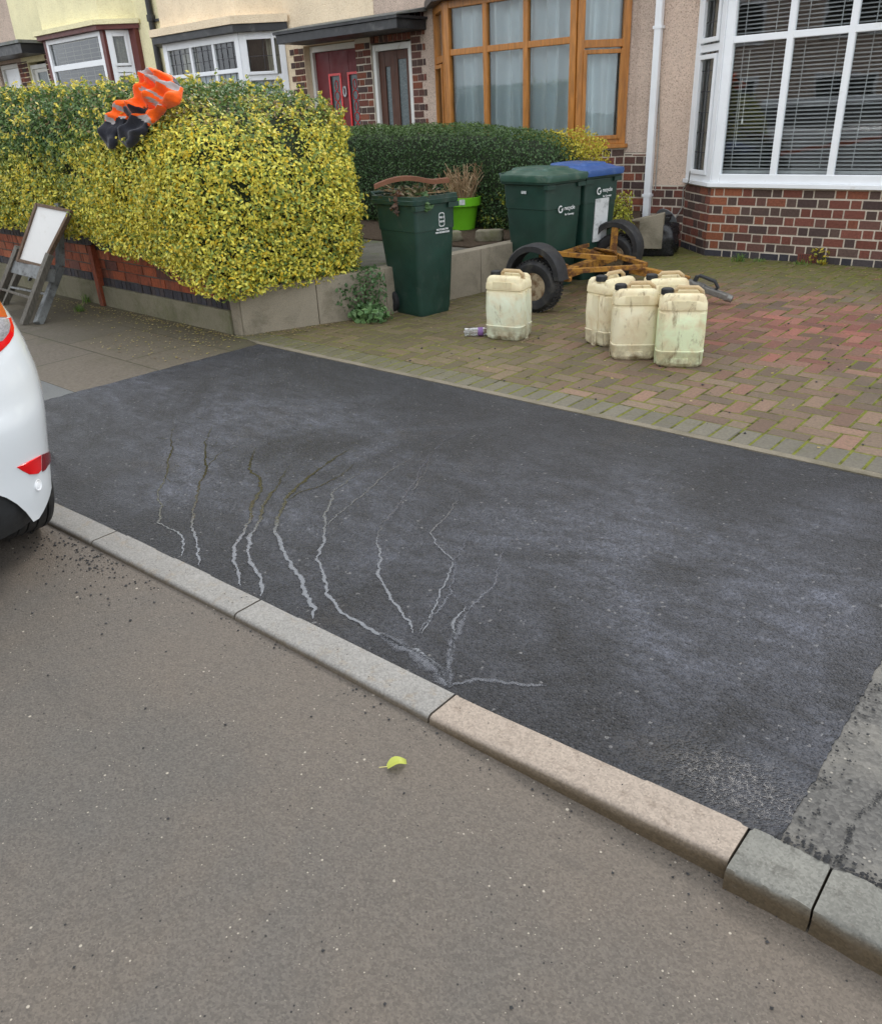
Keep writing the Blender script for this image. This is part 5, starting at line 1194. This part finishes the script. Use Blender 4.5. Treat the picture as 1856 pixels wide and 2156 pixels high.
# ================================================================ HI-VIS JACKET
jk = tag(empty('jacket', (-6.4, 3.95, 1.65)), 'orange hi-vis work jacket with navy cuffs and grey bands thrown over the hedge', 'jacket')
jo = Vector(jk.location)
ORG, NAV, GRY = (.95, .125, .008), (.018, .019, .027), (.40, .37, .36)
def hedge_y(z): return 3.66+max(0, z-1.35)*.62
def J(px, py, out=.0):
    z = 1.6
    for _ in range(6): z = V(px, py, hedge_y(z)-out).z
    return V(px, py, hedge_y(z)-out)
def inpoly(x, y, poly):
    r = False; n = len(poly)
    for i in range(n):
        (x1, y1), (x2, y2) = poly[i], poly[i-1]
        if (y1 > y) != (y2 > y) and x < (x2-x1)*(y-y1)/(y2-y1)+x1: r = not r
    return r
SJ = 230/1784
GREYS = [[(930,240),(1050,170),(1150,165),(1160,240),(1090,285),(940,290)], [(1200,290),(1330,360),(1260,480),(1160,340)], [(1330,400),(1420,340),(1500,370),(1480,460),(1420,460),(1310,440)], [(780,570),(870,510),(950,520),(900,600),(800,660)],
 [(1020,540),(1070,480),(1090,540),(1050,620),(1090,700),(1040,700)], [(1190,560),(1310,600),(1250,625),(1170,590)], [(1010,430),(1060,380),(1075,420),(1030,455)], [(490,770),(560,730),(640,770),(590,810)], [(300,940),(350,880),(480,950),(440,1010)],
 [(1130,690),(1200,655),(1225,700),(1150,745)], [(890,920),(1000,860),(1045,910),(1000,970),(930,960)], [(590,940),(640,880),(665,900),(620,980)], [(530,890),(600,850),(610,880),(560,910)]]
NAVYS = [[(780,590),(640,740),(610,830),(700,890),(790,895),(860,720),(830,660),(800,660)], [(860,795),(1055,745),(960,850),(900,890),(780,890)], [(860,440),(885,470),(800,545),(790,530)], [(1370,210),(1450,260),(1520,350),(1470,370),(1420,300)],
 [(290,945),(430,1005),(530,900),(640,890),(600,1000),(500,1120),(440,1390),(190,1390),(190,1000)], [(480,950),(880,925),(970,960),(960,1100),(800,1360),(480,1360)]]
def jcol(x, y):
    for p in GREYS:
        if inpoly(x, y, p): return GRY
    for p in NAVYS:
        if inpoly(x, y, p): return NAV
    return ORG
def cloth_piece(name, rows, out, thick, nu=34, nv=44, par=None, seed=0):
    """limp folded cloth: an outline given as rows (y, left, right), sharp creases, thin edge"""
    ys = [r[0] for r in rows]; front = []; back = []; grid = []; dirn = Vector((.25, -.86, .42)).normalized()
    for i in range(nv+1):
        y = ys[0]+(ys[-1]-ys[0])*i/nv; l, r = np.interp(y, ys, [q[1] for q in rows]), np.interp(y, ys, [q[2] for q in rows])
        fr2 = []; bk = []; gr_ = []
        for k in range(nu+1):
            u = k/nu; x = l+(r-l)*u; px, py = float(190+x*SJ), float(136+y*SJ)
            e = min(1, 3.2*min(u, 1-u)+.05)**.6*min(1, 6*min(i/nv, 1-i/nv)+.05)**.6
            q = J(px, py, out); w3 = np.array([[x*.004+seed, y*.004, seed*.7]]); n_1 = wob(w3, 1.3, seed)[0]
            a1 = (x*.80+y*.55)*.019+1.5*n_1; a2 = (x*.45-y*.9)*.012+1.2*wob(w3, 2.1, seed+3)[0]
            fold = .64*(1-abs(math.sin(a1))**1.5)+.36*math.sin(a2)**2
            fr2.append(q+dirn*(e*(thick*.35+thick*1.15*fold))-jo); bk.append(q-dirn*.05*e-jo); gr_.append((x, y))
        front.append(fr2); back.append(bk); grid.append(gr_)
    mb = MB(); W_ = nu+1; mb.v = [tuple(v) for r in front for v in r]+[tuple(v) for r in back for v in r]; o2 = (nv+1)*W_
    def face(f, c): mb.f.append(f); mb.c.append(c)
    for i in range(nv):
        for k in range(nu):
            a = i*W_+k; cx, cy = (grid[i][k][0]+grid[i+1][k+1][0])/2, (grid[i][k][1]+grid[i+1][k+1][1])/2; cc = jcol(cx, cy)
            face((a, a+1, a+W_+1, a+W_), cc); face((o2+a, o2+a+W_, o2+a+W_+1, o2+a+1), cc)
        for k in (0, nu): a = i*W_+k; face((a, a+W_, o2+a+W_, o2+a), jcol(*grid[i][k]))
    for i in (0, nv):
        for k in range(nu): a = i*W_+k; face((a, o2+a, o2+a+1, a+1), jcol(*grid[i][k]))
    o = mb.build(name, 'hiviz', par or jk, smooth=True); o.data.set_sharp_from_angle(angle=math.radians(80)); return o
cloth_piece('sleeve', [(530,735,790),(620,600,775),(700,510,670),(780,430,625),(860,350,620),(940,300,570),(1010,268,535),(1080,238,485),(1170,218,432),(1260,238,430),(1340,280,405),(1378,315,350)], .11, .075, seed=1)
cloth_piece('sleeve', [(650,1150,1225),(720,1060,1230),(790,1005,1115),(860,960,1065),(925,690,1045),(960,645,1000),(1020,598,935),(1080,555,925),(1140,515,885),(1200,498,800),(1260,520,745),(1320,568,695),(1352,600,640)], .10, .08, seed=2)
cloth_piece('body', [(118,1150,1180),(160,1020,1215),(200,912,1375),(300,898,1442),(380,832,1508),(480,824,1492),(560,785,1482),(640,755,1445),(700,690,1270),(760,640,1075),(830,612,980),(870,660,860),(896,720,790)], .08, .13, 46, 50, seed=4)

# ================================================================ CAR
car = tag(empty('car', (-5.0, .41, -.02)), 'white hatchback parked against the grey kerb, only its rear corner in view', 'car')
CXR, CYC, CHW, CR_ = -2.98, .41, .86, .42
def plan():
    pts = []
    for i in range(9):
        dy = (CHW-CR_)*i/8; pts.append((CXR-.035*(dy/CHW)**2, CYC+dy, 1., 0.))
    x0 = CXR-.035*((CHW-CR_)/CHW)**2
    for i in range(1, 19):
        a = i/18*PI/2; pts.append((x0-CR_+CR_*math.cos(a), CYC+CHW-CR_+CR_*math.sin(a), math.cos(a), math.sin(a)))
    xx = np.concatenate([np.arange(x0-CR_-.03, -4.05, -.03), np.arange(-4.1, -6.5, -.08)])
    for x in xx: pts.append((float(x), CYC+CHW, 0., 1.))
    for i in range(0, 11):
        a = i/10*PI/2; pts.append((-6.52-.5*math.sin(a), CYC+CHW-.5+.5*math.cos(a), -math.sin(a), math.cos(a)))
    pts.append((-7.04, CYC, -1., 0.)); return pts
PLAN = plan(); PLAN = PLAN+[(x, 2*CYC-y, a, -b) for x, y, a, b in reversed(PLAN[1:-1])]
ZS = [.10, .2, .30, .42, .55, .62, .66, .75, .85, .95, 1.02, 1.12, 1.25, 1.38, 1.47, 1.53]
IS = [.05, .012, .0, -.012, -.035, -.045, -.050, -.050, -.036, -.010, .02, .065, .13, .20, .27, .42]
IR = [.10, .03, .005, -.01, -.03, -.035, -.02, -.015, .0, .03, .07, .16, .27, .38, .50, .80]
def cpt(i, z, off=0.):
    x, y, a, b = PLAN[i]; s_, r_ = np.interp(z, ZS, IS), np.interp(z, ZS, IR)
    q = s_*b*b+r_*a*a*(1 if a > 0 else 2.4)-off; return Vector((x-a*q, y-b*q, z))
WX = (-3.55, -6.1)
def zbot(x, a):
    z = .19
    for wx in WX:
        if abs(x-wx) < .37: z = max(z, .25+math.sqrt(.37**2-(x-wx)**2))
    if a > .5: z = max(z, float(np.interp(a, [.5, .857, .93, .99], [.29, .19, .30, .40])))
    return z
co_ = Vector(car.location)
def cgrid(name, z0f, z1, mat, nz, off=0., parent=None):
    mb = MB(); n = len(PLAN); vs = []
    for i, (x, y, a, b) in enumerate(PLAN):
        z0 = z0f(x, a)
        for k in range(nz+1): vs.append(cpt(i, z0+(z1-z0)*k/nz, off)-co_)
    fs = []
    for i in range(n):
        j = (i+1) % n
        for k in range(nz): fs.append((i*(nz+1)+k, j*(nz+1)+k, j*(nz+1)+k+1, i*(nz+1)+k+1))
    mb.add(vs, fs); return mb.build(name, mat, parent or car, smooth=True)
cgrid('body', zbot, 1.04, 'carpaint', 26)
gl_ = cgrid('window', lambda x, a: 1.043, 1.40, 'carglass', 8)
rf_ = MB(); rr = []
for z in (1.403, 1.43, 1.46, 1.49, 1.52): rr.append([cpt(i, z, .004)-co_ for i in range(len(PLAN))])
rf_.rings(rr, False, True); rf_.build('roof', 'carpaint', car, smooth=True)
cgrid('lower_trim', lambda x, a: .17, .44, 'cartrim', 3, -.02) if False else None
mb = MB(); nn_ = [i for i in range(len(PLAN)) if PLAN[i][2] > .62]
order = sorted(nn_, key=lambda i: PLAN[i][1]); vs = []; fs = []
for i in order:
    for k in range(6): vs.append(cpt(i, .17+.30*k/5, -.018-.03*max(0, (1-k/2)))-co_)
for i in range(len(order)-1):
    for k in range(5): fs.append((i*6+k, i*6+k+1, i*6+k+7, i*6+k+6))
mb.add(vs, fs); mb.build('lower_trim', 'cartrim', car, smooth=True)
mb = MB(); mb.box((-6.6, CYC-.6, .16), (-3.2, CYC+.6, .5)); mb.box((-6.4, CYC-.80, .70), (-3.5, CYC+.80, .74)); o = mb.build('underbody', 'cartrim', car); o.location = -co_
for wx in WX:
    for sy in (-1, 1):
        yc = CYC+sy*(CHW-.14); Mw = Matrix.Translation(Vector((wx, yc, .295))-co_) @ Matrix.Rotation(-sy*PI/2, 4, 'X')
        mb = MB(); prof = [(.20, -.085), (.235, -.102), (.285, -.104), (.306, -.09)]
        for g in (-.06, -.02, .02, .06): prof += [(.314, g-.014), (.314, g-.004), (.302, g-.003), (.302, g+.003), (.314, g+.004), (.314, g+.014)]
        prof += [(.306, .09), (.285, .104), (.235, .102), (.20, .085)]
        mb.lathe(prof, Mw, 48, None, False, False); wh = mb.build('wheel', 'rubber', car, smooth=False)
        mb = MB(); mb.lathe([(.21, -.08), (.20, .06), (.18, .075), (.04, .06), (.002, .07)], Mw, 36, None, True, False); mb.build('rim', 'alloy', wh, smooth=True)
def inside(p):
    s_, r_ = float(np.interp(p.z, ZS, IS)), float(np.interp(p.z, ZS, IR))
    dx = p.x-(CXR-.009-CR_); dy = abs(p.y-CYC)-(CHW-CR_)
    if dx < -3: return False
    if dx > 0 and dy > 0:
        L = math.hypot(dx, dy); a, b = dx/L, dy/L; return L < CR_-(s_*b*b+r_*a*a)
    if dx > 0: return dx < CR_-r_
    return dy < CR_-s_
def hit(px, py):
    d = ray(px, py); t = 1.5; o = Vector((0, 0, CH))
    while t < 8:
        if inside(o+d*t): break
        t += .01
    a, b = t-.01, t
    for _ in range(20):
        m_ = (a+b)/2
        if inside(o+d*m_): b = m_
        else: a = m_
    p = o+d*a; dx = p.x-(CXR-.009-CR_); dy = p.y-CYC-(CHW-CR_)
    nrm = Vector((max(dx, 0), max(dy, 0), 0)); return p, nrm.normalized() if nrm.length > 1e-4 else Vector((0, 1, 0))
def patch(name, rows, mat, off=.006, nu=10, sub=4, parent=None):
    mb = MB(); vs = []; R2 = []
    for k in range(len(rows)-1):
        for q in range(sub): f_ = q/sub; R2.append([tuple(a+(b-a)*f_ for a, b in zip(p, r)) for p, r in zip(rows[k], rows[k+1])])
    R2.append(rows[-1])
    for lay in (off, -.01):
        for (l, r) in R2:
            for j in range(nu+1):
                u = j/nu; p, nr = hit(l[0]+(r[0]-l[0])*u, l[1]+(r[1]-l[1])*u)
                e = lay*(1 if lay < 0 else .35+.65*math.sin(PI*min(max(u, .04), .96))); vs.append(p+nr*e-co_)
    W_ = nu+1; n = len(R2); fs = [(i*W_+j, i*W_+j+1, (i+1)*W_+j+1, (i+1)*W_+j) for i in range(n-1) for j in range(nu)]
    o2 = n*W_; bd = [j for j in range(nu)]+[i*W_+nu for i in range(n-1)]+[(n-1)*W_+j for j in range(nu, 0, -1)]+[i*W_ for i in range(n-1, 0, -1)]
    fs += [(bd[i], bd[(i+1) % len(bd)], o2+bd[(i+1) % len(bd)], o2+bd[i]) for i in range(len(bd))]
    mb.add(vs, fs); return mb.build(name, mat, parent or car, smooth=True)
patch('reflector', [((71, 966), (86, 958)), ((35, 984), (86, 963)), ((50, 993), (86, 990)), ((62, 999), (80, 997))], 'redlens')
patch('reflector', [((88, 957), (106, 949)), ((88, 963), (106.5, 962)), ((88, 989), (106, 972)), ((89, 993), (97, 985))], 'darklens')
tl_ = patch('tail_light', [((-45, 690), (21, 668)), ((-45, 712), (28, 690)), ((-45, 735), (27, 706)), ((-45, 752), (18, 722)), ((-45, 765), (2, 738))], 'redlens', .008)
patch('tail_light_lens', [((-45, 674), (14, 671)), ((-45, 690), (18, 684)), ((-45, 705), (15, 700)), ((-45, 722), (2, 718))], 'clearlens', .016, parent=tl_)
patch('tail_light_lens', [((-45, 600), (-16, 606)), ((-45, 630), (-3, 632)), ((-45, 652), (8, 652)), ((-45, 668), (14, 667))], 'orangelens', .008, parent=tl_)
p_, nr_ = hit(80, 1021)
mb = MB(); M = (nr_.to_track_quat('Z', 'Y').to_matrix().to_4x4()); M.translation = p_-co_
mb.lathe([(.0235, -.004), (.0235, .002), (.020, .0035), (.018, .002), (.013, .002), (.012, .0035), (.002, .004)], M, 24); mb.build('parking_sensor', 'upvc', car, smooth=True)

# ================================================================ LEAF, LITTER, CRUMBS, TUFTS
lf = G(835, 1608, roadz(-1.2)+.012)
mb = MB(); vs = []; n = 8
a = math.radians(62); ua = Vector((math.cos(a), math.sin(a), 0)); va = Vector((-math.sin(a), math.cos(a), 0))
for i in range(n+1):
    t = i/n; w_ = .020*math.sin(PI*min(1, t*.93+.05))**.8*(1.05-.35*t); c = lf+ua*(t-.5)*.055+Vector((0, 0, .009*math.sin(t*3)-.004))
    vs += [c+va*w_+Vector((0, 0, .006)), c, c-va*w_+Vector((0, 0, .011*math.sin(t*4)))]
fs = []
for i in range(n): fs += [(3*i, 3*i+1, 3*i+4, 3*i+3), (3*i+1, 3*i+2, 3*i+5, 3*i+4)]
mb.add(vs, fs, (.46, .50, .09)); mb.tube([lf-ua*.027, lf-ua*.05+Vector((0, 0, .006))], .0012, 5, (.6, .55, .2)); tag(mb.build('leaf', 'leaf', smooth=True), 'single yellow green fallen leaf lying on the road', 'leaf')
def scatter(name, mat, pts, sizes, cols, label, cat, flat=.7):
    """many little six-cornered grains in one mesh"""
    n = len(pts); base = np.array([[1, 0, 0], [0, 1, 0], [-1, 0, 0], [0, -1, 0], [0, 0, 1], [0, 0, -1]], float)
    v = base[None]*RNG.uniform(.6, 1.2, (n, 6, 1))*np.array(sizes)[:, None, None]; v[:, :, 2] *= flat
    ang = RNG.uniform(0, 6.28, n); c, s_ = np.cos(ang)[:, None], np.sin(ang)[:, None]; x = v[:, :, 0]*c-v[:, :, 1]*s_; y = v[:, :, 0]*s_+v[:, :, 1]*c
    v[:, :, 0] = x; v[:, :, 1] = y; v += np.array(pts)[:, None, :]
    mb = MB(); tri = [(0, 1, 4), (1, 2, 4), (2, 3, 4), (3, 0, 4), (1, 0, 5), (2, 1, 5), (3, 2, 5), (0, 3, 5)]
    vl = v.reshape(-1, 3)
    mb.v = [tuple(q) for q in vl]; mb.f = [tuple(i*6+k for k in t) for i in range(n) for t in tri]; mb.c = [tuple(cols[i]) for i in range(n) for t in tri]
    return tag(mb.build(name, mat), label, cat, kind='stuff')
pp = []; ss = []
for _ in range(240):                        # along the kerb foot
    x = random.uniform(-3.4, .2); y = kb(x)-.135-abs(random.gauss(0, .03)); s_ = random.choice([.0015, .002, .0025, .003, .005]); pp.append((x, y, roadz(x)+s_*.5)); ss.append(s_)
for _ in range(150):                        # loose on the road
    x = random.uniform(-3.6, .1); y = random.uniform(.1, kb(x)-.15); s_ = random.choice([.002, .0025, .003, .005]); pp.append((x, y, roadz(x)+s_*.5)); ss.append(s_)
for _ in range(220):                        # by the car tyre
    x = random.gauss(-3.05, .28); y = kb(x)-.14-abs(random.gauss(0, .12)); s_ = random.uniform(.002, .007); pp.append((x, y, roadz(x)+s_*.5)); ss.append(s_)
for _ in range(150):                        # ragged right edge of the new tarmac and the crack
    y = random.uniform(1.52, 2.6); x = AXR+abs(random.gauss(0, .03))+.005; s_ = random.uniform(.002, .006); pp.append((x, y, s_*.4)); ss.append(s_)
for _ in range(160):
    t = random.random(); c = G(1865-115*t+12*math.sin(t*9), 1640+180*t); s_ = random.uniform(.0015, .0035); pp.append((c.x+random.gauss(0, .004), c.y+random.gauss(0, .004), s_*.1)); ss.append(s_)
for _ in range(200):
    x = random.uniform(-.33, .1); y = kb(x)+abs(random.gauss(0, .02)); s_ = random.uniform(.003, .007); pp.append((x, y, s_*.4)); ss.append(s_)
for _ in range(170):                        # on the drive
    x = random.uniform(-4, 1); y = random.uniform(3.9, 6.5); s_ = random.choice([.004, .005, .008, .011]); pp.append((x, y, s_*.4)); ss.append(s_)
for _ in range(50):
    x = random.uniform(-4, -.4); y = kb(x)-random.uniform(.02, .1); pp.append((x, y, .001)); ss.append(random.uniform(.0015, .003))
scatter('tarmac_crumbs', 'crumb', pp, ss, [(1, 1, 1)]*len(pp), 'loose black tarmac crumbs along the kerb and over the road', 'crumbs')
pp = []; ss = []; cc = []
def lit(n, fx, fy, z=.0):
    for _ in range(n):
        x, y = fx(), fy(); s_ = random.uniform(.005, .012); pp.append((x, y, z+.002)); ss.append(s_); cc.append(random.choice([(.50, .40, .16), (.62, .52, .26), (.40, .28, .14), (.55, .48, .10), (.22, .14, .08)]))
lit(420, lambda: random.uniform(-8.3, -5.5), lambda: 3.87-abs(random.gauss(0, .22)))
lit(330, lambda: random.uniform(-9, -5.6), lambda: 3.83-abs(random.gauss(0, .04)))
lit(200, lambda: random.uniform(-6.6, -5.3), lambda: random.uniform(3.0, 3.85))
for _ in range(150):
    t = random.random(); a = Vector((-5.53, 3.9)).lerp(Vector((-5.0, 5.05)), t); pp.append((a.x+abs(random.gauss(0, .08))+.01, a.y-abs(random.gauss(0, .05)), .003)); ss.append(random.uniform(.004, .012)); cc.append((.5, .38, .2))
lit(160, lambda: random.uniform(-5, .5), lambda: random.uniform(3.9, 7))
lit(260, lambda: random.uniform(-4.3, .5), lambda: random.gauss(8.3, .6))
scatter('leaf_litter', 'leaf', pp, ss, cc, 'scatter of small fallen yellow leaves on slabs and drive', 'leaf litter', .12)
def tuft(x, y, z, n, L, ca, cb, label, spread=.03):
    root = tag(empty('grass_tuft', (x, y, z)), label, 'grass tuft'); mb = MB()
    for _ in range(n):
        a = random.uniform(0, 6.28); l = L*random.uniform(.5, 1.1); b = Vector((max(-spread, min(spread, random.gauss(0, spread*.4))), max(-spread, min(spread, random.gauss(0, spread*.4))), 0)); d = Vector((math.cos(a)*.6*l, math.sin(a)*.6*l, l*.8)); s_ = Vector((-math.sin(a), math.cos(a), 0))*.003
        cc = tuple(np.array(ca)+(np.array(cb)-np.array(ca))*random.random())
        mb.add([b-s_, b+s_, b+d*.55+s_*.8+Vector((0, 0, l*.1)), b+d*.55-s_*.8+Vector((0, 0, l*.1)), b+d+Vector((0, 0, -l*.05))], [(0, 1, 2, 3), (3, 2, 4)], cc)
    mb.build('blades', 'leaf', root)
GA, GB = (.05, .13, .02), (.18, .28, .05)
c = G(168, 655); tuft(c.x, c.y, 0, 45, .09, GA, GB, 'small grass tuft on the slabs in front of the brick wall', .05)
c = G(190, 634); tuft(c.x, c.y, 0, 60, .12, GA, GB, 'taller grass tuft against the brick wall by its tile pier', .10)
c = G(360, 672); tuft(c.x, c.y, 0, 22, .13, GA, (.25, .27, .10), 'thin weed growing from the foot of the brick wall plinth', .03)
c = G(1553, 550); tuft(c.x, c.y, 0, 45, .12, GA, GB, 'green weed at the foot of the bay brickwork left of the air brick', .08)
c = G(1598, 550); tuft(c.x, c.y, 0, 40, .05, GA, GB, 'low green weed just left of the red air brick', .1)
c = G(1685, 556); tuft(c.x, c.y, 0, 50, .06, GA, GB, 'low green weed just right of the red air brick', .1)
bush('weed', 'yellow leaved weed at the foot of the bay right of the air brick', 'weed', (*G(1722, 556)[:2], .08), (.07, .05, .08), 60, (.55, .40, .04), (.25, .30, .05), L=.045, W=.025, amp=.03, r=.04)
bush('weed', 'yellow sprig on the garden path left of the open bin', 'weed', (-5.42, 5.05, .47), (.05, .05, .09), 60, (.58, .46, .05), (.25, .32, .06), L=.035, W=.018, amp=.03, r=.04)
